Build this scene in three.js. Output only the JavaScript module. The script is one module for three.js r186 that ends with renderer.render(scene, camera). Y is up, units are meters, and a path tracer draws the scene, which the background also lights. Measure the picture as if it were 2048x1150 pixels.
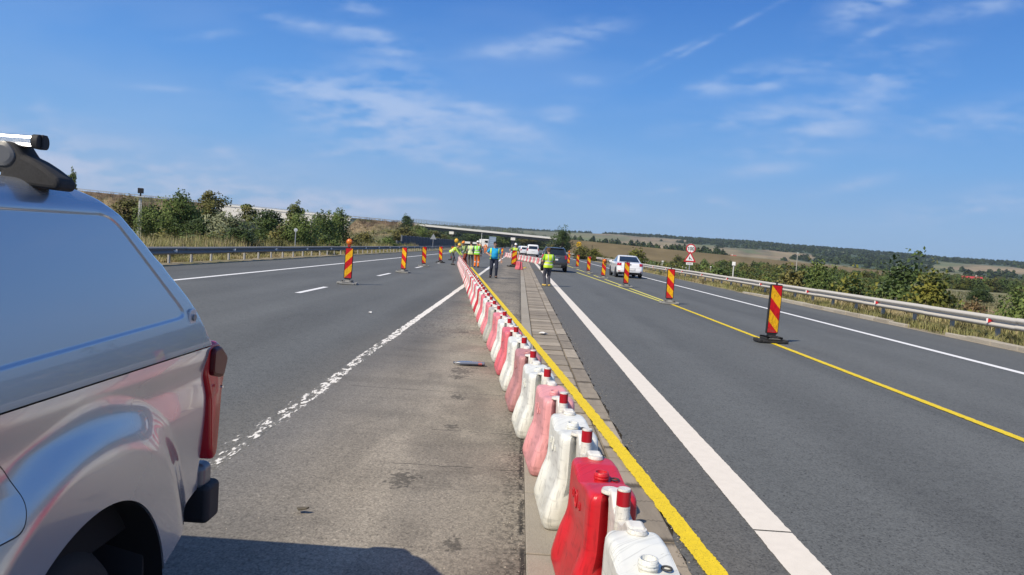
import * as THREE from 'three';
import { RoundedBoxGeometry } from 'three/addons/geometries/RoundedBoxGeometry.js';
import { mergeGeometries, mergeVertices, toCreasedNormals } from 'three/addons/utils/BufferGeometryUtils.js';

// ---------------------------------------------------------------- camera, sky, sun, exposure
const scene = new THREE.Scene();
const camera = new THREE.PerspectiveCamera(42.48, 2048 / 1150, 0.1, 9000);
{ // standing at the origin, eye 1.65 m above the road; the road runs to -z; phone held a little down and tilted
  const d = new THREE.Vector3(16, 83.5, -1479).normalize(), h = new THREE.Vector3(Math.cos(0.067), -Math.sin(0.067), 0);
  const up = new THREE.Vector3().crossVectors(h, d).normalize();
  const right = new THREE.Vector3().crossVectors(d, up).normalize();
  const m = new THREE.Matrix4().makeBasis(right, up, d.clone().negate()).transpose();
  camera.quaternion.setFromRotationMatrix(m);
  camera.position.set(0, 1.65, 0);
}
scene.add(camera);

const renderer = new THREE.WebGLRenderer({ antialias: true });
renderer.setSize(1024, 575);
renderer.toneMapping = THREE.LinearToneMapping;
renderer.toneMappingExposure = 1.0;
renderer.shadowMap.enabled = true;

const sun = new THREE.DirectionalLight(new THREE.Color().setRGB(1.0, 0.885, 0.70), 4.9);
sun.position.set(-65, 100, 66);
sun.target.position.set(0, 0, -20);
sun.position.add(sun.target.position);
sun.castShadow = true;
sun.shadow.mapSize.set(4096, 4096);
Object.assign(sun.shadow.camera, { left: -70, right: 70, top: 90, bottom: -90, near: 1, far: 400 });
scene.add(sun, sun.target);

scene.fog = new THREE.FogExp2(new THREE.Color().setRGB(.62, .76, .95), 0.000085);
// ---------------------------------------------------------------- small maths
const PI = Math.PI, sin = Math.sin, cos = Math.cos, abs = Math.abs, min = Math.min, max = Math.max, sqrt = Math.sqrt, floor = Math.floor;
const V = (x, y, z) => new THREE.Vector3(x, y, z);
const lerp = (a, b, t) => a + (b - a) * t;
const clamp = (x, a = 0, b = 1) => x < a ? a : x > b ? b : x;
const sstep = (a, b, x) => { const t = clamp((x - a) / (b - a)); return t * t * (3 - 2 * t); };
function rng(s) { s = (s * 2654435761) >>> 0; return () => { s = (s + 0x6D2B79F5) | 0; let t = Math.imul(s ^ (s >>> 15), 1 | s); t = (t + Math.imul(t ^ (t >>> 7), 61 | t)) ^ t; return ((t ^ (t >>> 14)) >>> 0) / 4294967296; }; }
function hash2(x, y) { let h = Math.imul(x, 374761393) + Math.imul(y, 668265263) | 0; h = Math.imul(h ^ (h >>> 13), 1274126177); return ((h ^ (h >>> 16)) >>> 0) / 4294967296; }
function vn(x, y) { const i = floor(x), j = floor(y), u = x - i, v = y - j, a = u * u * (3 - 2 * u), b = v * v * (3 - 2 * v); return lerp(lerp(hash2(i, j), hash2(i + 1, j), a), lerp(hash2(i, j + 1), hash2(i + 1, j + 1), a), b); }
function fbm(x, y, o = 4) { let s = 0, a = 0.5, n = 0; for (let k = 0; k < o; k++) { s += a * vn(x + k * 17.3, y - k * 9.1); n += a; a *= 0.5; x *= 2.03; y *= 2.03; } return s / n; }

// ---------------------------------------------------------------- the sky: clear blue with thin cirrus
{
  const SD = new THREE.Vector3().subVectors(sun.position, sun.target.position).normalize();
  const W = 4096, H = 2048, px = new Float32Array(W * H * 4);
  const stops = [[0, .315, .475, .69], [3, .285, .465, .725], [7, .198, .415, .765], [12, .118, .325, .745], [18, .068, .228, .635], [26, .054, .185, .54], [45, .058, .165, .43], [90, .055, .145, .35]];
  const grad = el => { let k = 0; while (k < stops.length - 2 && el > stops[k + 1][0]) k++; const a = stops[k], b = stops[k + 1], t = clamp((el - a[0]) / (b[0] - a[0])); return [1, 2, 3].map(i => lerp(a[i], b[i], t)); };
  // cirrus patches: direction (degrees round from the road axis, degrees up), half sizes, tilt, strength
  const B = [
    [610, 178, 60, 14, 4, .6], [690, 190, 90, 22, 5, .8], [780, 222, 95, 22, 7, 1.1], [840, 240, 70, 22, 8, .7], [690, 245, 70, 14, 5, .5], [770, 272, 110, 22, 6, .36], [930, 300, 170, 12, 4, .26], [700, 305, 80, 12, -6, .3],
    [1030, 270, 46, 12, 8, .6], [980, 245, 50, 16, 20, .45], [960, 220, 45, 9, 4, .4], [1120, 233, 32, 15, -6, .38], [1090, 92, 80, 16, -12, .42], [1160, 80, 50, 15, -18, .45], [1000, 108, 50, 9, -8, .3],
    [620, 60, 70, 9, 14, .35], [710, 70, 70, 12, 8, .42], [770, 92, 36, 14, 35, .3], [800, 112, 55, 8, 3, .35], [780, 150, 70, 24, 10, .36], [720, 22, 36, 12, 14, .4], [1170, 168, 36, 8, 5, .2],
    [430, 76, 45, 6, -6, .3], [440, 302, 45, 9, 14, .32], [330, 180, 60, 5, 5, .26], [88, 225, 18, 16, 30, .26], [1060, 365, 200, 9, 15, .25], [900, 330, 150, 10, 10, .22],
    [1715, 25, 60, 20, -24, .6], [1760, 8, 60, 18, -10, .5], [1920, 32, 80, 16, -12, .42], [1560, 150, 130, 16, -14, .3], [1735, 75, 40, 6, -26, .4], [1525, 176, 26, 8, -8, .6], [1412, 184, 28, 8, 3, .4], [1445, 160, 40, 6, -20, .3],
    [1735, 160, 70, 12, -3, .45], [1730, 200, 70, 26, -22, .38], [1640, 262, 60, 14, -5, .55], [1500, 237, 90, 12, -9, .5], [1600, 235, 120, 28, -6, .22], [1560, 305, 90, 9, -3, .34], [1530, 340, 60, 10, -5, .3], [1800, 110, 60, 12, -10, .3],
    [1415, 88, 100, 3.2, -28, .35], [1330, 118, 40, 4, -24, .45], [1338, 378, 34, 6, -8, .5], [1435, 405, 30, 6, 10, .3], [1940, 245, 110, 26, -9, .3], [2010, 262, 50, 10, 8, .3], [1980, 405, 140, 20, -9, .3], [1700, 370, 60, 10, -12, .2],
    [610, 402, 60, 12, 6, .5], [690, 412, 50, 12, 4, .6], [722, 414, 20, 8, 0, .45], [764, 420, 16, 7, 0, .5], [800, 402, 60, 5, 0, .3], [150, 345, 240, 44, 9, .55], [40, 320, 130, 44, 5, .55], [460, 385, 190, 30, 8, .55], [640, 415, 160, 16, 5, .4],
  ].map(([x, y, rx, ry, a, s]) => { const dx = x - 1040, dy = y - 491.5; return { x: dx + .067 * dy, y: .067 * dx - dy, rx, ry, c: cos(-a * PI / 180 + .067), s: sin(-a * PI / 180 + .067), k: s }; });
  for (let j = 0; j < H; j++) {
    const el = ((j + .5) / H - .5) * PI, sy = sin(el), cy = cos(el), g = grad(max(0, el * 180 / PI));
    for (let i = 0; i < W; i++) {
      const az = ((i + .5) / W - .5) * 2 * PI, x = cy * cos(az), z = cy * sin(az), o = (j * W + i) * 4;
      let r = g[0], gg = g[1], b = g[2];
      if (sy > .0) {
        let dens = 0;
        const front = sstep(.55, .72, -z / cy);           // the half of the sky over the road ahead
        if (z < -.35 * cy && sy < .62) {
          const X = -x / z * 1479, Y = -sy / z * 1479;
          let big = 0;
          for (const p of B) {
            const dx = X - p.x, dy = Y - p.y; if (abs(dx) > 2.4 * p.rx + 2.4 * p.ry || abs(dy) > 2.4 * p.rx + 2.4 * p.ry) continue;
            const u = (dx * p.c + dy * p.s) / p.rx, v = (-dx * p.s + dy * p.c) / p.ry, q = u * u + v * v;
            if (q < 7) big += p.k * (.75 * Math.exp(-q * .9) + .25 * Math.exp(-q * .35));
          }
          if (big > .005) {
            const n1 = fbm(X / 95 + .25 * Y / 95, Y / 24 - .002 * X, 5), n2 = fbm(X / 22, Y / 9 + 40, 3);
            const n3 = fbm(X / 48 - Y / 60, Y / 13 + 90, 4); dens += big * clamp(-.10 + 2.0 * sstep(.22, .82, .6 * n1 + .4 * n3) * (.5 + .8 * n2), 0, 1.9) * 1.25;
          }
          dens += .10 * sstep(.45, .8, fbm(X / 380 + 3, Y / 120 + 7, 4)) * sstep(1, 6, el * 57.3);
        }
        if (front < 1 && sy > .08) { const k = 2.2 / sy; dens = lerp(.5 * sstep(.5, .85, fbm(x * k * 1.1 + 11, z * k * .45 + 5, 5)) * sstep(.08, .2, sy), dens, front); }
        dens = .72 * (1 - Math.exp(-1.25 * max(0, dens)));
        const low = sstep(12, 2, el * 57.3);
        r = lerp(r, lerp(.47, .58, low), dens); gg = lerp(gg, lerp(.60, .62, low), dens); b = lerp(b, lerp(.85, .78, low), dens);
      } else { r = .2; gg = .22; b = .22; }
      if (sy > 0) { const th = Math.acos(clamp(x * SD.x + sy * SD.y + z * SD.z, -1, 1)) * 57.3, a = .9 * Math.exp(-th / 11) + .10 * Math.exp(-th / 38); r += a * 1.0; gg += a * .95; b += a * .85; }   // aureole round the sun, out of view, added to make the shade less blue
      px[o] = r; px[o + 1] = gg; px[o + 2] = b; px[o + 3] = 1;
    }
  }
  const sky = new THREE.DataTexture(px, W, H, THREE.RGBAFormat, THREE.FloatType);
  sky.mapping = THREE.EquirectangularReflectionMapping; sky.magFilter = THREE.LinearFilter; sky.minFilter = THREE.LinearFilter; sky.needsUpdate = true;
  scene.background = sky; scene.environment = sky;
}

// ---------------------------------------------------------------- helpers for objects
const used = {};
function numbered(n) { if (!(n in used)) { used[n] = 0; return n; } used[n]++; return n + '_' + String(used[n]).padStart(3, '0'); }
function tag(o, label, category, group, kind) { if (label) o.userData.label = label; if (category) o.userData.category = category; if (group) o.userData.group = group; if (kind) o.userData.kind = kind; return o; }
function shade(m) { m.castShadow = true; m.receiveShadow = true; return m; }
function thing(name, label, category, x = 0, y = 0, z = 0, turn = 0, group) { const g = new THREE.Group(); g.name = numbered(name); g.position.set(x, y, z); g.rotation.y = turn; scene.add(g); return tag(g, label, category, group); }
function part(name, geo, mat, parent, label) { const m = shade(new THREE.Mesh(geo, mat)); m.name = name; parent.add(m); if (label) m.userData.label = label; return m; }
function struct(name, geo, mat, label) { const m = shade(new THREE.Mesh(geo, mat)); m.name = numbered(name); scene.add(m); m.userData.kind = 'structure'; if (label) m.userData.label = label; return m; }
function copyOf(root, x, y, z, turn, label, group, scale) { const r = root.clone(); r.name = numbered(root.name.replace(/_\d{3}$/, '')); scene.add(r); r.position.set(x, y, z); r.rotation.y = turn; r.userData = { ...root.userData }; if (label) r.userData.label = label; if (group) r.userData.group = group; if (scale) r.scale.set(...scale); return r; }
const std = (r, g, b, rough = .8, o = {}) => new THREE.MeshStandardMaterial({ color: new THREE.Color().setRGB(r, g, b), roughness: rough, ...o });
const phys = (r, g, b, rough = .8, o = {}) => new THREE.MeshPhysicalMaterial({ color: new THREE.Color().setRGB(r, g, b), roughness: rough, ...o });
function at(g, x = 0, y = 0, z = 0, rx = 0, ry = 0, rz = 0) { if (rx) g.rotateX(rx); if (ry) g.rotateY(ry); if (rz) g.rotateZ(rz); g.translate(x, y, z); return g; }
const box = (w, h, d, x = 0, y = 0, z = 0, rx = 0, ry = 0, rz = 0) => at(new THREE.BoxGeometry(w, h, d), x, y, z, rx, ry, rz);
const rbox = (w, h, d, r, x = 0, y = 0, z = 0, rx = 0, ry = 0, rz = 0, seg = 2) => at(new RoundedBoxGeometry(w, h, d, seg, r), x, y, z, rx, ry, rz);
const cyl = (r0, r1, h, x = 0, y = 0, z = 0, n = 12, rx = 0, rz = 0) => at(new THREE.CylinderGeometry(r1, r0, h, n), x, y, z, rx, 0, rz);
const ball = (r, x, y, z, n = 14) => at(new THREE.SphereGeometry(r, n, n * .7 | 0), x, y, z);
function bar(a, b, r, n = 8, r2 = r) { const d = b.clone().sub(a), l = d.length(), g = new THREE.CylinderGeometry(r2, r, l, n); g.applyQuaternion(new THREE.Quaternion().setFromUnitVectors(V(0, 1, 0), d.normalize())); g.translate((a.x + b.x) / 2, (a.y + b.y) / 2, (a.z + b.z) / 2); return g; }
function join(list) { return mergeGeometries(list.map(g => { const q = g.index ? g.toNonIndexed() : g; for (const k of Object.keys(q.attributes)) if (!['position', 'normal', 'uv'].includes(k)) q.deleteAttribute(k); if (!q.attributes.uv) q.setAttribute('uv', new THREE.BufferAttribute(new Float32Array(q.attributes.position.count * 2), 2)); return q; })); }
// a grid surface from f(i, j) -> [x, y, z] with smooth normals
function grid(nu, nv, f, o = {}) {
  const p = [], uv = [], idx = [], col = [];
  for (let j = 0; j <= nv; j++) for (let i = 0; i <= nu; i++) { const q = f(i / nu, j / nv, i, j); p.push(q[0], q[1], q[2]); uv.push(q[3] ?? i / nu, q[4] ?? j / nv); if (q.length > 5) col.push(q[5], q[6], q[7]); }
  for (let j = 0; j < nv; j++) for (let i = 0; i < nu; i++) { const a = j * (nu + 1) + i, b = a + 1, c = a + nu + 1, d = c + 1; if (o.flip) idx.push(a, c, b, b, c, d); else idx.push(a, b, c, b, d, c); }
  const g = new THREE.BufferGeometry();
  g.setAttribute('position', new THREE.Float32BufferAttribute(p, 3)); g.setAttribute('uv', new THREE.Float32BufferAttribute(uv, 2));
  if (col.length) g.setAttribute('color', new THREE.Float32BufferAttribute(col, 3));
  g.setIndex(idx); g.computeVertexNormals(); return g;
}
function extr(pts, depth, bevel = 0, o = {}) { const s = new THREE.Shape(pts.map(p => new THREE.Vector2(p[0], p[1]))); return new THREE.ExtrudeGeometry(s, { depth: depth - 2 * bevel, bevelEnabled: bevel > 0, bevelThickness: bevel, bevelSize: bevel, bevelSegments: o.seg ?? 2, curveSegments: o.curve ?? 8, steps: 1 }); }
function roundPoly(pts, r, n = 5) { const out = []; for (let i = 0; i < pts.length; i++) { const p = pts[i], a = pts[(i + pts.length - 1) % pts.length], b = pts[(i + 1) % pts.length]; const u = [a[0] - p[0], a[1] - p[1]], v = [b[0] - p[0], b[1] - p[1]], lu = Math.hypot(...u), lv = Math.hypot(...v), q = min(r, lu * .45, lv * .45); const p0 = [p[0] + u[0] / lu * q, p[1] + u[1] / lu * q], p1 = [p[0] + v[0] / lv * q, p[1] + v[1] / lv * q]; for (let k = 0; k <= n; k++) { const t = k / n; out.push([(1 - t) ** 2 * p0[0] + 2 * t * (1 - t) * p[0] + t * t * p1[0], (1 - t) ** 2 * p0[1] + 2 * t * (1 - t) * p[1] + t * t * p1[1]]); } } return out; }
function tex(w, h, f, srgb = false, repeat = true) { const d = new Uint8Array(w * h * 4); for (let j = 0; j < h; j++) for (let i = 0; i < w; i++) { const c = f(i, j), o = (j * w + i) * 4; d[o] = clamp(c[0]) * 255; d[o + 1] = clamp(c[1]) * 255; d[o + 2] = clamp(c[2]) * 255; d[o + 3] = c.length > 3 ? clamp(c[3]) * 255 : 255; } const t = new THREE.DataTexture(d, w, h, THREE.RGBAFormat); t.magFilter = THREE.LinearFilter; t.minFilter = THREE.LinearMipmapLinearFilter; t.generateMipmaps = true; if (srgb) t.colorSpace = THREE.SRGBColorSpace; if (repeat) t.wrapS = t.wrapT = THREE.RepeatWrapping; t.needsUpdate = true; return t; }
// ---------------------------------------------------------------- materials of the ground
function asphaltTex(seed, contrast, specks) { // 2.4 m tile of rolled asphalt: aggregate, pits, pale stones
  const N = 1024, a = new Float32Array(N * N).fill(.80), R = rng(seed), w = i => (i + N) % N;
  const fine = new Float32Array(N * N); for (let i = 0; i < N * N; i++) fine[i] = R();
  for (let j = 0; j < N; j++) for (let i = 0; i < N; i++) { const m = (fine[j * N + i] * 2 + fine[j * N + w(i + 1)] + fine[w(j + 1) * N + i] + fine[w(j + 1) * N + w(i + 1)]) / 5; a[j * N + i] += (m - .5) * contrast; }
  const dot = (n, r0, r1, v0, v1) => { for (let k = 0; k < n; k++) { const x = R() * N, y = R() * N, r = lerp(r0, r1, R() ** 2), v = lerp(v0, v1, R()); for (let dj = -r | 0; dj <= r; dj++) for (let di = -r | 0; di <= r; di++) if (di * di + dj * dj <= r * r) a[w((y + dj) | 0) * N + w((x + di) | 0)] += v; } };
  dot(22000, .8, 3.4, -.34 * contrast, -.03); dot(15000, .8, 3.2, .03, .36 * contrast); dot(2600, 1.6, 4.2, -.5 * contrast, .5 * contrast); dot(specks * 3, .9, 2.8, .3, .9); dot(2200, 1.6, 3.4, .4, 1.1); dot(4200, 1.8, 4, -.22, -.04); dot(5200, 1.8, 4.4, .05, .34); { const big = (i, j) => vn(i / 5.5 + seed, j / 5.5) - .5, mid = (i, j) => fbm(i / 26 + seed * 3, j / 26, 3) - .5; for (let j = 0; j < N; j++) for (let i = 0; i < N; i++) { const ex = sstep(0, 60, min(i, N - 1 - i)) * sstep(0, 60, min(j, N - 1 - j)); a[j * N + i] += .34 * big(i, j) + .20 * mid(i, j) * ex; } }
  return tex(N, N, (i, j) => { const v = a[j * N + i]; return [v, v, v]; });
}
const T_asphalt = asphaltTex(3, .7, 700), T_rough = asphaltTex(8, .85, 300);
const M_asphalt = new THREE.MeshStandardMaterial({ vertexColors: true, map: T_asphalt, roughness: .88, bumpMap: T_asphalt, bumpScale: .003 });
const M_median = new THREE.MeshStandardMaterial({ vertexColors: true, map: T_rough, roughness: .93, bumpMap: T_rough, bumpScale: .004 });
const grain = tex(512, 512, (i, j) => { const n = .86 + .26 * (hash2(i, j) - .5) + .2 * (hash2(i >> 1, (j >> 1) + 777) - .5) + .16 * (hash2(i >> 3, (j >> 3) + 333) - .5); return [n, n * .995, n * .98]; });

// ---------------------------------------------------------------- road surfaces (sheets with x across, -z along)
function dists(a, b, s0, k) { const o = [a]; let d = a; while (d < b) { d += max(s0, k * abs(d)); o.push(min(d, b)); } return o; }
function sheet(x0, x1, nx, D, y, color, tile, xs) {
  const X = xs || Array.from({ length: nx + 1 }, (_, i) => lerp(x0, x1, i / nx));
  return grid(X.length - 1, D.length - 1, (u, v, i, j) => { const x = typeof X[i] === 'function' ? X[i](D[j]) : X[i], d = D[j]; return [x, typeof y === 'function' ? y(x, d) : y, -d, x / tile, d / tile, ...color(x, d)]; });
}
const mul = (c, k) => [c[0] * k, c[1] * k, c[2] * k], mix3 = (a, b, t) => [lerp(a[0], b[0], t), lerp(a[1], b[1], t), lerp(a[2], b[2], t)];
const LANE = [.122, .129, .128], DUST = [.325, .285, .225];
// the right carriageway; its inner edge is ragged where it meets the concrete channel
const edgeX = d => 1.02 + (.05 * (vn(d * 5, 3) - .5) + .035 * (vn(d * 17, 9) - .5)) - (d < 3.4 ? .0 : 0);
const rightColor = (x, d) => { let c = mul(LANE, .9 + .25 * fbm(x * .5, d * .07, 3)); const wheel = Math.exp(-(((x - 2.6) / .45) ** 2)) + Math.exp(-(((x - 4.3) / .45) ** 2)) + Math.exp(-(((x - 6.4) / .45) ** 2)) + Math.exp(-(((x - 8.1) / .45) ** 2)); c = mul(c, 1 + .10 * wheel); c = mul(c, (1 + .16 * (fbm(x * 2.6, d * .018 + 5, 3) - .5)) * (1 + .16 * (fbm(x * 1.2 + 70, d * .35, 4) - .5)) * (1 - .10 * sstep(.62, .75, fbm(x * 1.6 + 30, d * .22, 3)))); c = mul(c, 1 - .16 * sstep(.11, .03, abs(x - 5.02 - .02 * vn(d, 2)))); if (x < 1.9) c = mix3(c, [.155, .145, .13], .6 * sstep(1.9, 1.3, x) * (.5 + fbm(x * 3, d * .8, 3))); if (x > 9) c = mul(c, .98 + .12 * sstep(9, 11.5, x)); return c; };
struct('right_carriageway', sheet(0, 0, 0, dists(-14, 640, .14, .016), 0, rightColor, 2.4, [edgeX, ...Array.from({ length: 58 }, (_, k) => 1.12 + k * .18), 11.62]), M_asphalt);
const leftColor = (x, d) => { let c = mul(LANE, .88 + .27 * fbm(x * .5 + 40, d * .07, 3)); const wheel = [-3, -4.9, -7, -8.9].reduce((s, q) => s + Math.exp(-(((x - q) / .45) ** 2)), 0); c = mul(c, 1 + .12 * wheel); c = mul(c, (1 + .16 * (fbm(x * 2.6 + 90, d * .018 + 5, 3) - .5)) * (1 + .16 * (fbm(x * 1.2 + 20, d * .35, 4) - .5)) * (1 - .10 * sstep(.62, .75, fbm(x * 1.6 + 60, d * .22, 3)))); c = mix3(c, mul(DUST, .8), .45 * sstep(-2.9, -1.9, x) * sstep(22, 5, d) * (.4 + fbm(x * 2, d * .5, 3))); return c; };
struct('left_carriageway', sheet(0, 0, 0, dists(-14, 640, .2, .016), 0, leftColor, 2.4, [...Array.from({ length: 56 }, (_, k) => -13.1 + k * .2), -1.95]), M_asphalt);
// the paved median: dusty, cracked, crumbling by the channel
{
  const cr = [];   // cracks: across the median and crumbled spots
  const R = rng(77);
  for (let d = 3.2; d < 60; d += lerp(.45, 1.1, R())) cr.push({ d, x0: lerp(-1.2, -.5, R() ** .7) - (R() < .2 ? .6 : 0), s: R() * 100, k: lerp(.25, 1, R()) });
  const spots = [[-.70, 5.0, .12], [-.62, 9.4, .17], [-.5, 6.5, .07], [-.55, 7.8, .09], [-.35, 11.6, .12], [-.25, 3.95, .06], [-.9, 13.5, .12], [-.65, 9.0, .11]];
  const medianAt = (x, d) => {
    let c = mix3([.165, .158, .146], DUST, sstep(-1.9, -.7, x + .7 * (fbm(x * 1.3, d * .5, 4) - .5)) * (.65 + .35 * fbm(x * 2, d * .9, 3)));
    c = mix3(c, mul(LANE, 1.02), .55 * sstep(9, 24, d) * sstep(-.9, -1.9, x));
    c = mul(c, .70 + .60 * fbm(x * 1.4 + 9, d * .35, 4)); c = mul(c, 1 - .22 * sstep(.52, .70, fbm(x * 2.2 + 31, d * 1.1, 4)) * sstep(-1.7, -.9, x)); c = mix3(c, [.40, .355, .285], .35 * Math.exp(-(((x + .78 - .12 * (vn(d * .6, 5) - .5)) / .16) ** 2)) * sstep(.3, .6, fbm(x * 3, d * .7 + 20, 3)));
    c = mul(c, 1 - .14 * sstep(.45, .75, fbm(x * .8, d * 3.2, 3)));               // brushed bands across
    if (d > 13) c = mul(c, .84 + .16 * sstep(30, 13, d));
    for (const q of cr) if (abs(q.d - d) < .09 && x > q.x0) { const off = abs(d - q.d - .05 * (vn(x * 6 + q.s, 1) - .5) - .02 * (vn(x * 30 + q.s, 4) - .5)); c = mul(c, 1 - .72 * q.k * sstep(.012, .003, off) * sstep(.2, .5, vn(x * 14 + q.s, d * 2))); }
    for (const s of spots) { const r = Math.hypot((x - s[0]) * 1.2, (d - s[1]) * .7); if (r < s[2] * 1.9) c = mul(c, 1 - .55 * sstep(.42, .60, fbm(x * 42 + s[1], d * 30, 3) * .75 + .42 * (1 - r / (s[2] * 1.5)) - .06)); }
    c = mul(c, 1 - .55 * sstep(-.16, .12, x) * sstep(.5, .64, fbm(x * 60, d * 48, 3)));        // crumbled strip by the joint
    c = mul(c, 1 - .78 * sstep(.022, .005, abs(x - .118 - .02 * (vn(d * 4, 8) - .5))) * sstep(.2, .45, vn(d * 9, 3)));
    return c;
  };
  // near part: painted finely enough that cracks keep their width
  const zones = [[1.4, 12.6, 512, 2048], [12.6, 60, 256, 1536]];
  zones.forEach(([d0, d1, w, h]) => {
    const fine = rng(d0 * 100 | 0);
    const t = tex(w, h, (i, j) => { const x = lerp(-1.95, .14, (i + .5) / w), d = lerp(d0, d1, (j + .5) / h), c = medianAt(x, d), n = .87 + .3 * (fine() - .5) + .42 * (hash2(i >> 1, j >> 1) - .5) + .34 * (hash2(i >> 2, (j >> 2) + 500) - .5) * (hash2((i >> 2) + 70, j >> 2) > .45 ? 1 : .2) + (hash2(i >> 1, (j >> 1) + 900) < .004 ? .5 : 0); return [Math.pow(c[0] * n, 1 / 2.2), Math.pow(c[1] * n, 1 / 2.2), Math.pow(c[2] * n, 1 / 2.2)]; }, true, false);
    const g = grid(16, 120, (u, v) => { const x = lerp(-1.95, .14, u), d = lerp(d0, d1, v); return [x, 0, -d, u, v]; });
    struct('median_pavement', g, new THREE.MeshStandardMaterial({ map: t, roughness: .93, bumpMap: t, bumpScale: .006 }));
  });
  struct('median_pavement', sheet(-1.95, .14, 12, dists(60, 640, 1, .02), 0, (x, d) => mul(mix3([.17, .16, .145], DUST, .4), .8 + .4 * fbm(x, d * .3, 3)), 2.4), M_median);
  struct('median_pavement', sheet(-1.95, .14, 12, dists(-14, 1.4, .3, 0), 0, (x, d) => mul(mix3([.2, .18, .15], DUST, .7), .8 + .4 * fbm(x, d * .5, 3)), 2.4), M_median);
}
// ---------------------------------------------------------------- concrete drainage channel of precast pieces between joint and right lane
{
  const t = new THREE.Group(); t.name = numbered('drainage_channel'); t.userData.kind = 'structure'; scene.add(t);
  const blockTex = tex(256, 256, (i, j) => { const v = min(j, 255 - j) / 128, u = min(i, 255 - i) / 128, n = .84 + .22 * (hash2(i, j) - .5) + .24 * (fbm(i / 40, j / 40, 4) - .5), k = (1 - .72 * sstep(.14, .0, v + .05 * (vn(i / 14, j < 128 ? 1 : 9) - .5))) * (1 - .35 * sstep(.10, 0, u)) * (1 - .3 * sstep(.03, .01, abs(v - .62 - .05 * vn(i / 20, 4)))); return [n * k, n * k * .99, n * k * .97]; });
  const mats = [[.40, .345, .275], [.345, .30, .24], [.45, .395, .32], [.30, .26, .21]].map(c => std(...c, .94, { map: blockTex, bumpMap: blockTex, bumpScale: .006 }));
  const pale = [[.40, .365, .305], [.37, .335, .28]].map(c => std(...c, .94, { map: grain, bumpMap: grain, bumpScale: .004 }));
  const R = rng(5);
  const geoB = [0, 1, 2].map(k => { const g = new RoundedBoxGeometry(.470, .1, .474, 1, .012); const p = g.attributes.position; for (let i = 0; i < p.count; i++) { const x = p.getX(i), z = p.getZ(i); p.setY(i, p.getY(i) + .004 * (vn(x * 7 + k * 9, z * 9) - .5)); } g.computeVertexNormals(); return g; });
  const geoA = new RoundedBoxGeometry(.192, .1, .99, 1, .008), geoC = new RoundedBoxGeometry(.196, .1, .99, 1, .01);
  const far = [];
  for (let k = 0; k < 150; k++) { // gutter blocks, 0.5 m each
    const d = 2.2 + k * .5, y = -.056 + .008 * (R() - .5), tilt = .012 * (R() - .5);
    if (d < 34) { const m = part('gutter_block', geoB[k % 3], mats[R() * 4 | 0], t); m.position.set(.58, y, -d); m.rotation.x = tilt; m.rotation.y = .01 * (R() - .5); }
    else far.push(box(.474, .1, .478, .58, y, -d));
  }
  for (let k = 0; k < 75; k++) { const d = 2.4 + k;
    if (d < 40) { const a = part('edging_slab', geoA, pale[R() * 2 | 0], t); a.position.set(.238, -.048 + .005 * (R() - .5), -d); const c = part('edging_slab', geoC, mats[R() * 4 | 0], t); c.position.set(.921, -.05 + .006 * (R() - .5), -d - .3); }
    else far.push(box(.192, .1, .985, .238, -.049, -d), box(.196, .1, .985, .921, -.05, -d));
  }
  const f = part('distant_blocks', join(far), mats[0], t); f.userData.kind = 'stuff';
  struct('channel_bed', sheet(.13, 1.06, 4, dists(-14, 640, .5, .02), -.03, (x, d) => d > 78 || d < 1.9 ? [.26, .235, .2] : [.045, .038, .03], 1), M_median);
}
// ---------------------------------------------------------------- painted markings, 4 mm above the road
const paintTex = tex(512, 512, (i, j) => { const n = .90 + .12 * (hash2(i, j) - .5) + .10 * (fbm(i / 60, j / 60, 3) - .5) - (hash2(i + 91, j) < .004 ? .35 : 0); return [n, n, n]; });
const speckTex = tex(512, 512, (i, j) => { const n = .93 + .14 * (hash2(i, j) - .5) + .14 * (fbm(i / 40, j / 40, 3) - .5), k = fbm(i / 3.2 + 5, j / 3.2, 2), p = sstep(.70, .82, k + .08 * (fbm(i / 50, j / 50, 2) - .5)) * .62; return [n - p, n - p, n - p * .5]; });
const M_white = std(.80, .74, .655, .8, { map: paintTex, bumpMap: paintTex, bumpScale: .002 }), M_white2 = std(.86, .86, .86, .75, { map: paintTex }), M_yellow = std(.86, .63, .012, .7, { map: speckTex, bumpMap: speckTex, bumpScale: .004 }), M_yellow2 = std(.78, .70, .14, .7, { map: paintTex });
function strip(cx, w, D, y, rough = 0, seed = 0) { return grid(4, D.length - 1, (u, v, i, j) => { const d = D[j], e = i === 0 || i === 4 ? rough * (.8 * (vn(d * 14, seed + i) - .5) + .7 * (vn(d * 38, seed + i + 3) - .5) + .8 * (vn(d * 95, seed + i + 9) - .5)) : 0, x = (typeof cx === 'function' ? cx(d) : cx) + (u - .5) * w + e; return [x, y, -d, x / .6, d / .6]; }); }
const steps = (a, b, s) => { const n = max(1, Math.round((b - a) / s)); return Array.from({ length: n + 1 }, (_, i) => lerp(a, b, i / n)); };
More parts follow.
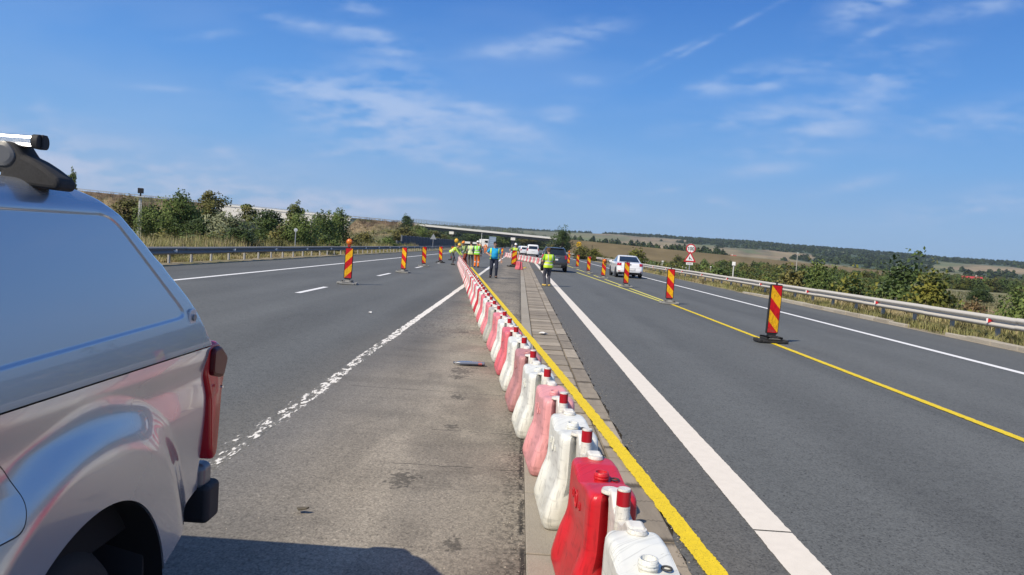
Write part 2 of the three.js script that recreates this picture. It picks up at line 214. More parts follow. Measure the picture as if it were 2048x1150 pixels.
{ // inner edge line of the right carriageway, broken by a thin crack
  struct('edge_line', strip(1.67, .235, dists(-8, 4.47, .02, 0), .004, .005, 1), M_white);
  struct('edge_line', strip(1.67, .235, dists(4.49, 330, .02, .004), .004, .005, 2), M_white);
  struct('edge_line', strip(9.0, .19, dists(-8, 330, .3, .01), .004, .004, 3), M_white2);
  struct('edge_line', strip(-9.85, .19, dists(-8, 330, .3, .01), .004, .004, 4), M_white2);
  for (let k = 0; k < 16; k++) { const d = 19.6 + 11.2 * k; struct('lane_dash', strip(-5.83, .16, [d, d + 1.4, d + 2.9], .004, .002, k), M_white2); }
  for (let k = 0; k < 2; k++) { const d = -3 - 11 * k; struct('lane_dash', strip(-5.83, .16, [d, d + 1.4, d + 2.9], .004, .002, k), M_white2); }
  // yellow works line beside the plastic barriers, painted over everything: a ragged hand-sprayed edge
  const yx = d => d < 11 ? 1.455 - .0785 * d - .0007 * d * d : 1.455 - .0785 * 11 - .0847 - .0955 * (d - 11);
  struct('yellow_works_line', strip(yx, .118, dists(1, 49.5, .006, .0035), .0085, .011, 20), M_yellow);
  struct('yellow_works_line', strip(d => -3.5 + .07 * d, .12, [54.4, 55.5, 57, 58.3], .0085, .01, 25), M_yellow);
  // yellow line under the right-hand panels, then forking in two
  struct('yellow_works_line', strip(5.3, .12, dists(-8, 25.2, .05, .003), .0085, .01, 21), M_yellow);
  struct('yellow_works_line', strip(d => 5.18 - .034 * (d - 25), .12, dists(25.6, 54, .1, .003), .0085, .008, 22), M_yellow2);
  for (const [a, b] of [[25.9, 34.6], [37, 43.8], [46.2, 49.8], [52, 54.8], [56.2, 63], [66, 73], [76, 83]]) struct('yellow_works_line', strip(d => 5.36 - .012 * (d - 26), .12, steps(a, b, .5), .0085, .006, a | 0), M_yellow2);
}
{ // the flaked inner edge line of the left carriageway: solid far away, chips and flakes near the camera
  const Wt = 192, Ht = 2048, d0 = 3.1, d1 = 24, w = .30;
  const t = tex(Wt, Ht, (i, j) => {
    const u = (i + .5) / Wt, d = lerp(d0, d1, (j + .5) / Ht), x = (u - .5) * w;
    const keep = sstep(3, 21, d), centre = .07 * (vn(d * .9, 50) - .5) * (1 - keep), wander = abs(x - centre);
    let n = fbm(x * 26 + 3, d * 8.5, 4) * .62 + fbm(x * 70, d * 24 + 9, 3) * .38;
    const lim = lerp(.625, .27, keep ** 1.3) + 1.9 * max(0, wander - .055) ** 1 * lerp(1.2, 9, keep) * (1 - .0) - .05 * sstep(.35, .7, vn(d * 1.1, 31));
    const a = sstep(lim - .035, lim + .03, n) * (.82 + .3 * (hash2(i, j) - .5)) + .16 * sstep(lim - .16, lim, n);
    const inside = sstep(.148, .135, abs(x));
    return [1, 1, 1, a * inside];
  }, false, false);
  const g = grid(2, 60, (u, v) => [-2.02 + (u - .5) * w, .004, -lerp(d0, d1, v), u, v]);
  struct('flaked_edge_line', g, new THREE.MeshStandardMaterial({ color: new THREE.Color().setRGB(.80, .77, .71), map: t, transparent: true, roughness: .8 }));
  struct('flaked_edge_line', strip(-2.02, .17, dists(24, 46.5, .08, .005), .004, .02, 40), std(.74, .71, .66, .8, { map: paintTex }));
  struct('flaked_edge_line', strip(-2.02, .2, dists(46.5, 330, .4, .008), .004, .006, 41), M_white2);
}
// ---------------------------------------------------------------- land: verges, the low valley to the right, the far ridge
function ridge(az) { // height of the skyline ridge in degrees, by direction
  return 1.02 + .16 * sin(az * 3.1 + 1) + .12 * sin(az * 7.3) + .10 * (fbm(az * 9 + 5, 2, 4) - .5) * 2;
}
function landY(x, z) {
  const d = -z, r = Math.hypot(x, z), az = Math.atan2(x, d);
  let y;
  if (x > 0) { const s = x - 12.6; y = s < 0 ? -.10 : -.10 - 1.9 * sstep(.5, 6.5, s) - 2.2 * sstep(10, 260, s); }
  else { const s = -13.4 - x; y = s < 0 ? -.10 : -.04 + .25 * sstep(0, 3, s) - .45 * sstep(2.5, 7, s) + .5 * sstep(8, 40, s); }
  if (abs(x) < 13) y = -.12;
  const rough = sstep(14, 60, abs(x)); y += rough * (.9 * (fbm(x / 40, z / 40, 3) - .5) + 3 * (fbm(x / 260 + 9, z / 260, 3) - .5) * sstep(60, 400, r));
  const far = sstep(420, 2700, r), top = 1.65 + Math.tan(ridge(az) * PI / 180) * 2700;
  y = lerp(y, top, far ** 1.45) + 5 * sstep(450, 900, r) * sstep(1900, 1000, r) * (.5 + fbm(x / 300, z / 300, 3) * 1.2 - .6);
  if (r > 2700) y -= (r - 2700) * .02;
  const gap = sstep(11, 22, abs(x)); if (r < 700) y = lerp(min(y, -.12), y, gap);
  return y;
}
{
  const cols = { tan: [.34, .255, .15], dry: [.24, .215, .11], green: [.125, .155, .06], olive: [.17, .175, .075], wood: [.05, .08, .036], brown: [.22, .165, .10] };
  const colorAt = (x, z, y) => {
    const r = Math.hypot(x, z), az = Math.atan2(x, -z);
    const fld = vn(x / 130 + 8 + .3 * fbm(x / 90, z / 90, 2), z / 210), n = fbm(x / 18, z / 18, 4), n2 = fbm(x / 3, z / 3, 3);
    let c = mix3(cols.olive, cols.dry, sstep(.4, .65, n));
    c = mix3(c, cols.green, .6 * sstep(.5, .7, fbm(x / 30 + 50, z / 30, 3)));
    if (r > 260) { c = mix3(c, fld > .6 ? cols.tan : fld > .45 ? cols.dry : fld > .3 ? cols.olive : cols.green, .8 * sstep(260, 420, r)); }
    if (r > 900) { const f = fbm(az * 14 + 3, r / 500, 3); c = mix3(c, f > .56 ? cols.tan : f > .46 ? cols.brown : cols.green, .6); }
    const wd = sstep(.47, .55, fbm(az * 9 + r / 900, r / 420, 4) + .26 * sstep(1300, 2300, r) - .05);
    if (r > 700) c = mix3(c, cols.wood, wd * sstep(700, 1000, r));
    return mul(c, (.82 + .36 * n2) * (r > 200 ? .72 + .56 * fbm(x / 45 + 9, z / 110, 4) : 1));
  };
  const radii = [0]; let r = 3; while (r < 5200) { radii.push(r); r *= r < 60 ? 1.06 : 1.045; }
  const azs = []; for (let a = -180; a <= 180;) { azs.push(a); a += abs(a) < 42 ? .4 : 3; }
  const g = grid(azs.length - 1, radii.length - 1, (u, v, i, j) => { const a = azs[i] * PI / 180, q = radii[j], x = q * sin(a), z = -q * cos(a), y = landY(x, z); return [x, y, z, x / 2, z / 2, ...colorAt(x, z, y)]; }, { flip: false });
  struct('countryside_ground', g, new THREE.MeshStandardMaterial({ vertexColors: true, map: grain, roughness: 1 }));
  // gravelly verge strips next to the asphalt
  const verge = (x0, x1, name, s) => struct(name, sheet(x0, x1, 10, dists(-14, 330, .25, .012), (x, d) => { const t = (x - x0) / (x1 - x0); return -.015 + .07 * sin(PI * clamp(t)) * (.6 + .8 * vn(x * 3, d * 2)) + .03 * (vn(x * 9, d * 9) - .5) * sin(PI * clamp(t)); }, (x, d) => mul(mix3([.33, .28, .19], [.21, .19, .09], sstep(.35, .65, fbm(x * 2 + s, d * 1.2, 4))), .8 + .4 * vn(x * 14, d * 14)), .7), new THREE.MeshStandardMaterial({ vertexColors: true, map: grain, roughness: 1, bumpMap: grain, bumpScale: .02 }));
  verge(-14.6, -13.1, 'left_verge', 3); verge(11.62, 13.4, 'right_verge', 8);
}
// ---------------------------------------------------------------- the road bridge that crosses on a skew, its embankment and retaining wall
const M_conc = std(.80, .78, .73, .85), M_concDark = std(.16, .155, .15, .9, { map: grain }), M_galv = std(.46, .48, .50, .5, { metalness: .55 }), M_fence = std(.22, .25, .24, .6, { metalness: .3 });
{
  // the crossing road runs nearly square to the motorway and comes down a 3 % grade to the right
  const dOf = x => 300 + .12 * (x + 170), yOf = x => { const d = dOf(x), u = 23.5 + (59 - x / d * 1479) * .0326; return .95 + u * d / 1479; };
  const P = (x, off = 0, y = 0) => V(x + off * .12, yOf(x) + y, -dOf(x) + off);              // off: towards the camera; y: above the deck
  const along = (x0, x1, off, w, y0, y1) => { const a = P(x0, off), b = P(x1, off), g = new THREE.BoxGeometry(a.distanceTo(b), y1 - y0, w); const yaw = Math.atan2(-(b.z - a.z), b.x - a.x), pitch = Math.atan2(b.y - a.y, Math.hypot(b.x - a.x, b.z - a.z)); g.rotateZ(pitch); g.rotateY(yaw); g.translate((a.x + b.x) / 2, (a.y + b.y) / 2 + (y0 + y1) / 2, (a.z + b.z) / 2); return g; };
  const rail = (x0, x1) => { const list = [along(x0, x1, .2, .08, .5, .82)]; for (let x = x0; x <= x1; x += 2) { const p = P(x, .2); list.push(box(.12, .8, .12, p.x, p.y + .4, p.z)); } return join(list); };
  const emb = grid(120, 16, (u, v) => { const x = lerp(-300, -43.5, u), cut = sstep(-129, -126, x) * sstep(-70, -73, x), off = lerp(.1, 19, v) + cut * 1.2 * (1 - v), p0 = P(x, off), top = lerp(p0.y - .05, min(p0.y, 3.2), cut), y = lerp(top, landY(p0.x, p0.z) - .4, v ** .95) + (v > .05 && v < .98 ? .8 * (fbm(x / 3, v * 6, 3) - .5) : 0); const n = fbm(x / 7, v * 3, 4), c = mix3([.135, .095, .055], [.32, .25, .14], sstep(.42, .66, n + .45 * v - .15)); return [p0.x, y, p0.z, x / 3, v * 6, ...mul(mix3(c, [.11, .12, .05], sstep(.5, .66, fbm(x / 11 + 20, v * 4, 3))), .7 + .6 * vn(x * 2, v * 50))]; }, { flip: true });
  struct('embankment', emb, new THREE.MeshStandardMaterial({ vertexColors: true, map: grain, roughness: 1 }));
  struct('embankment_road', along(-300, -43.5, -5.2, 10.4, -.4, 0), std(.14, .14, .14, .9));
  const t = thing('guardrail', 'thin grey guardrail along the top of the embankment leading to the bridge', 'guardrail'); part('rail_beam', rail(-300, -130), M_galv, t); part('rail_beam', rail(-130, -44), M_galv, t);
  const w = thing('retaining_wall', 'pale concrete retaining wall high behind the trees on the left', 'wall');
  for (let k = 0; k < 9; k++) part('wall_panel', along(-126 + k * 6, -126 + k * 6 + 5.95, 1.0, .5, -6.5, -.42 - .02 * (k % 2)), M_conc, w);
  part('coping', along(-126.5, -71.5, 1.05, .8, -.40, .32), M_conc, w);
  const b = thing('road_bridge', 'concrete road bridge with mesh railing crossing over the motorway', 'bridge');
  part('deck', along(-46, 16, -5.2, 10.6, -.45, -.02), M_concDark, b);
  part('edge_beam', along(-48, 17, .5, .5, -.55, .26), M_conc, b);
  for (const off of [-.6, -3.6, -6.6, -9.6]) part('girder', along(-44, 14.5, off, .7, -1.55, -.46), M_concDark, b);
  for (const off of [.5, -10.6]) { const f = []; for (let x = -47; x < 16.5; x += 1.1) { const p = P(x, off); f.push(box(.07, 2.1, .07, p.x, p.y + 1.25, p.z)); } for (const y of [.6, .95, 1.3, 1.65, 2.0, 2.25]) f.push(along(-47, 16.5, off, .05, y, y + .05)); part('mesh_railing', join(f), M_fence, b); }
  for (const x of [-29, -2.6]) { const p = P(x, -5.2); part('pier_cap', at(new THREE.BoxGeometry(1.9, 1.15, 11), p.x, p.y - 2.14, p.z), M_conc, b); for (const k of [-3, 3]) part('pier_column', cyl(.75, .75, p.y - 2.7 + .8, p.x, (p.y - 2.7) / 2 - .4, p.z + k, 18), M_concDark, b); }
  const ab = P(16, -5.2); part('abutment', box(2.5, 5, 11.4, ab.x + .4, ab.y - 3.1, ab.z), M_conc, b);
  // white paved cone under the right-hand end, laid in slabs
  const s = new THREE.Group(); s.name = numbered('paved_slope'); s.userData.kind = 'structure'; scene.add(s);
  const R = rng(4), top = P(17.5, 1.2, -1.0), mats = [.50, .58, .44].map(k => std(k, k * .98, k * .92, .9, { map: grain }));
  for (let a = 0; a < 11; a++) for (let q = 0; q < 5; q++) { const az = lerp(-1.5, .75, a / 10), r = q * 1.75 + 1.1, x = top.x + sin(az) * r, z = top.z + cos(az) * r; const m = part('slope_slab', new THREE.BoxGeometry(.1 + .235 * r, .25, 2.1), mats[R() * 3 | 0], s); m.position.set(x, top.y - 1.12 * r * .98 * .95 + .2, z); m.rotation.set(0, az, 0); m.rotateX(.79); }
  const emb2 = grid(60, 10, (u, v) => { const x = lerp(17.5, 190, u), p = P(x, lerp(.2, 13, v)), y0 = yOf(x); return [p.x, lerp(max(y0, landY(x, p.z) + .5), landY(p.x, p.z) - .5, v) + (v > .05 ? .6 * (fbm(x / 3, v * 5, 3) - .5) : 0), p.z, x / 3, v * 6, ...mul([.17, .135, .075], .7 + .6 * fbm(x / 5, v * 5, 3))]; }, { flip: true });
  struct('embankment', emb2, new THREE.MeshStandardMaterial({ vertexColors: true, map: grain, roughness: 1 }));
}

// ---------------------------------------------------------------- guardrails: W-beams in lengths of 4 m, posts every 2 m, small reflectors
const M_steelShaded = std(.20, .20, .20, .85), M_steelOld = std(.50, .48, .44, .85), M_post = std(.45, .44, .42, .8), M_red = std(.55, .012, .018, .45), M_refl = std(.8, .8, .8, .4), M_black = std(.02, .02, .022, .7);  // left rail steel is darkened: the shade on its face is put into the colour
{
  const prof = [[.0, .0], [-.025, .008], [-.086, .048], [-.094, .072], [-.086, .096], [-.022, .132], [-.006, .155], [-.022, .178], [-.086, .214], [-.094, .238], [-.086, .262], [-.025, .302], [0, .31]];
  const beam = (L, s) => { const t = .004, out = prof.concat(prof.slice().reverse().map(([x, y]) => [x + t, y])); const g = extr(out, L); g.translate(0, 0, -L); if (s < 0) { g.scale(-1, 1, 1); const ix = g.attributes.position; const nonI = g; const p = nonI.attributes.position.array, n = nonI.attributes.normal.array; for (let i = 0; i < p.length; i += 9) for (let k = 0; k < 3; k++) { [p[i + 3 + k], p[i + 6 + k]] = [p[i + 6 + k], p[i + 3 + k]]; [n[i + 3 + k], n[i + 6 + k]] = [n[i + 6 + k], n[i + 3 + k]]; } } return toCreasedNormals(g, .5); };
  const postG = join([box(.012, .85, .12, 0, .26, 0), box(.06, .85, .012, .03, .26, .054), box(.06, .85, .012, .03, .26, -.054), box(.012, .85, .03, .055, .26, .045), box(.012, .85, .03, .055, .26, -.045)]);
  const spacer = join([box(.10, .17, .09, 0, .52, 0), cyl(.015, .015, .05, -.05, .52, 0, 8, 0, PI / 2)]);
  const triG = extr(roundPoly([[0, -.055], [.11, 0], [0, .055]], .006, 2), .02, .003), triW = extr(roundPoly([[-.035, -.055], [0, -.055], [0, .055], [-.035, .055]], .004, 2), .02, .003);
  const build = (side, x, d0, d1, label, mat) => {
    const t = thing('guardrail', label, 'guardrail');
    const B = beam(4.06, side), y0 = .39;
    for (let d = d0, k = 0; d < d1; d += 4, k++) { const m = part('rail_beam', B, mat, t); m.position.set(x + (k % 2) * .0045 * side, y0 + .006 * sin(k * 2.1), -d); m.rotation.y = .0006 * sin(k * 3.3); }
    let k = 0;
    for (let d = d0 + 1; d < d1; d += 2, k++) {
      const p = part('post', postG, M_post, t); p.position.set(x + side * .14, 0, -d); p.rotation.y = side > 0 ? 0 : PI;
      const s = part('spacer', spacer, mat, t); s.position.set(x + side * .06, 0, -d);
    }
    for (let d = d0 + (side > 0 ? 3 : 1); d < min(d1, 130); d += 6) {   // reflectors sit in the groove between the two waves
      const r = part('reflector', triG, side > 0 ? M_red : M_refl, t); r.position.set(x - side * .118, y0 + .155, -d); r.rotation.set(0, side > 0 ? -.25 : .25, side > 0 ? 0 : PI);
      const w = part('reflector_plate', triW, M_refl, t); w.position.set(x - side * .118, y0 + .155, -d); w.rotation.set(0, side > 0 ? -.25 : .25, side > 0 ? 0 : PI);
    }
    return t;
  };
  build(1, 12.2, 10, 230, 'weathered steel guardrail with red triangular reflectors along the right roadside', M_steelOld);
  build(-1, -13.6, 22, 210, 'shaded steel guardrail on posts along the left roadside', M_steelShaded);
}
// ---------------------------------------------------------------- pale kerb stones along the right shoulder, some sunken or broken
{
  const t = new THREE.Group(); t.name = numbered('kerb'); t.userData.kind = 'structure'; scene.add(t);
  const R = rng(12), mats = [[.44, .40, .33], [.40, .36, .295], [.47, .43, .36]].map(c => std(...c, .93, { map: grain, bumpMap: grain, bumpScale: .01 }));
  const geo = [0, 1, 2].map(k => { const g = new RoundedBoxGeometry(.20, .24, .97, 3, .03); const p = g.attributes.position; for (let i = 0; i < p.count; i++) { const x = p.getX(i), y = p.getY(i), z = p.getZ(i); p.setXYZ(i, x + .02 * (vn(z * 8 + k * 5, y * 9) - .5), y + (y > 0 ? .03 * (vn(z * 6 + k * 9, x * 12) - .6) : 0), z); } g.computeVertexNormals(); return g; });
  for (let k = 0; k < 26; k++) { const d = 12.5 + k; if ([8, 9].includes(k)) continue; const m = part('kerb_stone', geo[k % 3], mats[R() * 3 | 0], t); const sunk = k === 7 || k === 10 ? -.03 : 0, low = d > 34 ? -.012 * (d - 34) : 0; m.position.set(11.66 + .03 * (R() - .5) + (k === 7 ? .05 : 0), .005 + sunk + low, -d); m.rotation.set(.01 * (R() - .5), .02 * (R() - .5) + (k === 7 ? .08 : 0), .05 * (R() - .5)); }
  struct('concrete_strip', sheet(11.42, 11.6, 3, dists(12, 39, .3, 0), (x, d) => .004 + .004 * vn(x * 8, d * 3), (x, d) => mul([.40, .35, .27], .75 + .5 * fbm(x * 6, d * 2, 3)), .5), M_median);
}
// ---------------------------------------------------------------- dark noise barrier on the left, stepped at its near end
{
  const t = thing('noise_barrier', 'dark grey noise barrier with a stepped near end behind the left guardrail', 'noise barrier');
  const M = std(.055, .062, .085, .75, { map: grain }), Mp = std(.17, .18, .20, .6, { metalness: .3 });
  const x = -16.6, d0 = 99.5;
  for (let k = 0; k < 22; k++) { const d = d0 + k * 4, h = k === 0 ? 1.25 : 2.05; const rows = Math.round(h / .42); for (let r = 0; r < rows; r++) part('wall_panel', at(new RoundedBoxGeometry(.14, h / rows - .012, 3.86, 1, .02), x, r * h / rows + h / rows / 2 - .05, -(d + 2)), M, t); part('post', box(.2, (k <= 1 ? (k ? 2.1 : 1.3) : 2.1), .14, x, (k ? 2.1 : 1.3) / 2 - .05, -d), Mp, t); }
}
// ---------------------------------------------------------------- delineator panels
const M_rubber = std(.028, .028, .03, .82, { map: grain }), M_rubberGrey = std(.30, .30, .29, .85, { map: grain });
const stripes = dir => tex(128, 512, (i, j) => { const u = i / 128, v = 1 - j / 512, q = ((v * 4 - (dir > 0 ? u : 1 - u) + 1.0 + 8) / 2.0) % 1; const edge = u < .02 || u > .98 || v < .006 || v > .994; const e = .97 + .06 * (hash2(i >> 2, j >> 2) - .5); const dirt = sstep(.82, 1, v) * sstep(.45, .7, fbm(i / 20, j / 20, 3)); const c = edge ? [.12, .10, .1] : q < .5 ? [.84 * e, .05, .08] : [.99 * e, .74 * e, .02]; return mul(mix3(c, [.55, .45, .4], dirt * .6), 1 - .16 * sstep(.5, .75, fbm(i / 9, j / 40 + 3, 4)) - .3 * sstep(.66, .72, fbm(i / 5 + 9, j / 7, 2)) * sstep(.5, .6, vn(i / 40, j / 60 + 7))); }, true, false);
const M_strR = new THREE.MeshStandardMaterial({ map: stripes(1), roughness: .45 }), M_strL = new THREE.MeshStandardMaterial({ map: stripes(-1), roughness: .45 });
const plateG = (() => { const g = extr(roundPoly([[-.125, .2], [.125, .2], [.125, 1.2], [-.125, 1.2]], .02, 4), .045, .008); g.translate(0, 0, -.0225); return g; })();
const faceG = (() => { const g = new THREE.PlaneGeometry(.232, .985); g.translate(0, .7, .0255); return g; })(), faceB = (() => { const g = new THREE.PlaneGeometry(.232, .985); g.rotateY(PI); g.translate(0, .7, -.0255); return g; })();
const stemG = join([extr([[-.11, .2], [-.05, .10], [.05, .10], [.11, .2]], .04), cyl(.028, .028, .13, 0, .07, .02, 10), cyl(.02, .02, .07, 0, 1.23, .0, 8)].map((g, i) => i ? g : (g.translate(0, 0, -.02), g)));
const footG = (() => { // ribbed rubber foot with a carrying handle at each end
  const list = [rbox(.66, .05, .36, .018, 0, .028, 0), rbox(.50, .05, .30, .02, 0, .07, 0), rbox(.2, .035, .2, .012, 0, .105, 0)];
  for (const s of [-1, 1]) { list.push(rbox(.12, .06, .07, .02, s * .37, .035, .12), rbox(.12, .06, .07, .02, s * .37, .035, -.12), rbox(.05, .06, .28, .02, s * .42, .035, 0)); for (let k = -2; k <= 2; k++) list.push(rbox(.05, .022, .34, .008, s * (.13 + .07 * abs(k) * .6), .1, 0)); }
  list.push(rbox(.42, .02, .03, .008, 0, .066, .168)); const g = join(list); g.scale(.74, 1.25, .95); return g; })();
const inset = rbox(.25, .04, .012, .004, 0, .082, .152);
function delineator(x, d, turn, o = {}) {
  const t = thing('delineator_panel', o.label, 'delineator', x, 0, -d, turn, o.group);
  part('panel', plateG, M_black, t); part('striped_face', faceG, o.left ? M_strL : M_strR, t); part('striped_face', faceB, o.left ? M_strL : M_strR, t);
  part('stem', stemG, M_black, t); part('foot', footG, o.grey ? M_rubberGrey : M_rubber, t); part('foot_label', inset, M_rubberGrey, t);
  if (o.lean) t.rotation.z = o.lean; if (o.foreaft) t.rotation.x = o.foreaft;
  return t;
}
const M_amber = phys(.95, .25, .01, .25, { transmission: .25, thickness: 0, clearcoat: 1 }), M_lampRed = std(.30, .02, .015, .5);
function beacon(x, y, z, label, r = .1) { const t = thing('warning_lamp', label, 'warning lamp', x, y, z); part('lens', at(new THREE.SphereGeometry(r, 20, 14).scale(1, 1, .7), 0, .16, 0), M_amber, t); part('lens_rim', at(new THREE.TorusGeometry(r * .96, .012, 6, 24), 0, .16, 0), M_lampRed, t); part('battery_case', rbox(.09, .1, .07, .012, 0, .03, 0), M_lampRed, t); return t; }
{
  const ord = ['nearest', 'second nearest', 'third nearest', 'fourth nearest', 'fifth nearest', 'sixth nearest', 'farthest'];
  [[5.3, 15.25, .16], [5.22, 25.3, -.05], [5.2, 35.6, .1], [5.15, 44.9, -.1], [5.1, 54, .05], [5.1, 64.5, .1], [5.05, 75.5, 0]].forEach(([x, d, a], k) => delineator(x, d, a, { grey: k > 0, label: `${ord[k]} red and yellow striped panel of the right-hand row${k === 0 ? ', on a black rubber foot' : ''}`, lean: [-.022, .008, .0, -.02, .01, 0, 0][k] }));
  [[-5.6, 24.3, .1], [-5.45, 35, -.3], [-5.75, 44.8, .2], [-5.8, 54.7, 0], [-5.8, 64.2, .1]].forEach(([x, d, a], k) => delineator(x, d, a, { left: k === 0, grey: k < 3, label: `${['nearest', 'second', 'third', 'fourth', 'farthest'][k]} striped panel of the left-hand row${k === 0 ? ', topped by an orange lamp' : ''}`, lean: [-.012, -.02, .01, .02, 0][k] }));
  beacon(-5.6, 1.24, -24.3, 'round orange warning lamp on top of the nearest left-hand striped panel', .1);
  beacon(5.17, .93, -44.82, 'orange warning lamp hung on the face of the fourth right-hand striped panel', .1);
  beacon(5.05, 1.22, -75.5, 'orange warning lamp on the farthest right-hand striped panel', .1);
  delineator(-.42, 56.2, .15, { left: true, lean: -.05, label: 'striped panel standing on the median beside the white-helmeted worker' }).scale.set(1.45, 1.05, 1);
  delineator(-2.25, 92, -.3, { left: true, lean: -.1, label: 'small leaning striped panel in front of the far barrier row' });
}
// ---------------------------------------------------------------- road signs
const M_pole = std(.5, .51, .52, .5, { metalness: .5 }), M_signBack = std(.34, .36, .38, .6, { metalness: .4 }), M_signWhite = std(.86, .86, .86, .5), M_signRed = std(.55, .015, .03, .45), M_signBlack = std(.015, .015, .017, .5), M_signYellow = std(.85, .48, .01, .5), M_signBlue = std(.02, .12, .45, .5);
async function digits() {
  const { FontLoader } = await import('three/addons/loaders/FontLoader.js'); const { TextGeometry } = await import('three/addons/geometries/TextGeometry.js');
  const font = await new FontLoader().loadAsync('fonts/droid/droid_sans_bold.typeface.json');
  return (s, size, x, y, z, sx = 1) => { const g = new TextGeometry(s, { font, size, depth: .004, curveSegments: 4 }); g.computeBoundingBox(); const b = g.boundingBox; g.translate(-(b.min.x + b.max.x) / 2, -(b.min.y + b.max.y) / 2, 0); g.scale(sx, 1, 1); g.translate(x, y, z); return g; };
}
const text = await digits();
{
  const disc = (r, t, z) => at(new THREE.CylinderGeometry(r, r, t, 40), 0, 0, z, PI / 2);
  { // speed limit and deer warning on one post, beyond the right rail
    const t = thing('road_sign', 'round speed limit sign reading 100 above a triangular deer warning sign', 'road sign', 14.3, -.5, -62.2, -.1);
    part('pole', cyl(.04, .04, 3.3, 0, 1.65, -.06), M_pole, t);
    const c = part('sign_disc', disc(.40, .02, 0), M_signRed, t); c.position.y = 2.86; part('disc_face', disc(.312, .006, .0115), M_signWhite, c); part('number', text('100', .30, 0, 0, .016, .84), M_signBlack, c);
    const tri = (r, dep) => extr(roundPoly([[-.866 * r, -.5 * r], [.866 * r, -.5 * r], [0, r]], r * .08, 4), dep, 0);
    const w = part('sign_triangle', tri(.60, .02), M_signRed, t); w.position.set(-.02, 2.05, 0); part('triangle_face', at(tri(.40, .006), 0, 0, .021), M_signWhite, w);
    part('deer_symbol', at(extr([[-.16, -.02], [-.10, .05], [-.04, .04], [.02, -.005], [.10, -.02], [.17, -.12], [.13, -.115], [.08, -.07], [.0, -.07], [-.05, -.06], [-.07, -.15], [-.095, -.15], [-.085, -.04], [-.10, 0], [-.08, .16], [-.05, .2], [-.07, .12], [-.03, .15], [-.06, .08]], .004), .02, .0, .029), M_signBlack, w);
    const p = part('plate', rbox(.56, .2, .02, .006, -.02, 1.6, .0), M_signWhite, t); part('plate_lettering', text('2,5 km', .085, -.02, 1.6, .012), M_signBlack, p);
  }
  { const t = thing('road_sign', 'round yellow sign with a black diagonal bar above a blue sign', 'road sign', 10.6, -.4, -134, 0); part('pole', cyl(.05, .05, 3, 0, 1.5, -.06), M_pole, t); const c = part('sign_disc', disc(.48, .03, 0), M_signYellow, t); c.position.y = 3.0; part('diagonal_bar', box(.9, .11, .008, 0, 0, .02, 0, 0, .55), M_signBlack, c); const b = part('blue_sign', disc(.36, .03, 0), M_signBlue, t); b.position.y = 2.1; part('arrow', extr([[-.03, -.2], [.03, -.2], [.03, .04], [.12, .04], [0, .2], [-.12, .04], [-.03, .04]], .008), M_signWhite, b).position.z = .018; }
  { const t = thing('road_sign', 'triangular sign seen from behind beyond the left guardrail', 'road sign', -9.8 - 3.6, 0, -114); part('pole', cyl(.035, .035, 2.1, 0, 1.05, 0), M_pole, t); part('sign_triangle', at(extr([[-.5, 0], [.5, 0], [0, .87]], .03), 0, 1.75, .03), M_signBack, t); }
  { const t = thing('works_lamp', 'round yellow lamp on a stand behind the bending worker', 'warning lamp', -8.6, 0, -100); part('stand', cyl(.04, .03, 1.5, 0, .75, 0), M_pole, t); part('lens', at(new THREE.SphereGeometry(.28, 20, 14).scale(1, 1.1, .6), 0, 1.75, 0), std(.75, .42, .03, .4), t); part('lamp_case', rbox(.3, .3, .2, .03, .1, 1.25, 0), M_black, t); }
  { const t = thing('direction_sign', 'pale blue-grey direction board beyond the man in the blue shirt', 'road sign', -7.1, 0, -190, 0); for (const s of [-.7, .7]) part('pole', cyl(.06, .06, 3.4, s, 1.7, -.1), M_pole, t); const b = part('board', rbox(1.75, 2.6, .06, .02, 0, 2.2, 0), std(.24, .32, .42, .5), t); for (let k = 0; k < 4; k++) part('board_line', box(1.2, .1, .01, 0, 2.9 - k * .45, .037), std(.42, .5, .58, .5), b); }
  { const t = thing('marker_post', 'white post with a square white box top behind the right guardrail', 'marker post', 14.6, -.6, -50.5, -.2); part('pole', cyl(.045, .045, 1.9, 0, .95, 0), std(.6, .6, .58, .6), t); part('box_head', rbox(.22, .26, .16, .02, 0, 2.0, 0), M_signWhite, t); }
  { const t = thing('marker_post', 'thin post with a small round white disc among the weeds on the left', 'marker post', -15.2, 0, -50, .2); part('pole', cyl(.03, .03, 1.7, 0, .85, 0), M_pole, t); const c = part('sign_disc', disc(.12, .02, 0), std(.62, .64, .66, .5), t); c.position.y = 1.7; }
  { const t = thing('camera_mast', 'pale lattice mast with a dark camera box standing over the bushes on the left', 'camera mast', -31.5, -.2, -61, .4); for (const [x, z] of [[-.1, 0], [.1, 0], [0, .17]]) part('pole', bar(V(x * 1.5, 0, z * 1.5), V(x * .7, 3.75, z * .7), .03), std(.7, .69, .66, .5), t); const br = []; for (let k = 0; k < 6; k++) br.push(bar(V(-.13, .3 + k * .55, 0), V(.12, .6 + k * .55, 0), .014), bar(V(.13, .3 + k * .55, 0), V(0, .6 + k * .55, .2), .014)); part('bracing', join(br), std(.7, .69, .66, .5), t); part('platform', rbox(.62, .09, .5, .01, 0, 3.78, 0), std(.6, .6, .58, .5), t); part('camera_box', rbox(.42, .42, .55, .03, 0, 4.28, 0), M_black, t); part('bracket', cyl(.06, .06, .26, 0, 3.95, 0), M_black, t); }
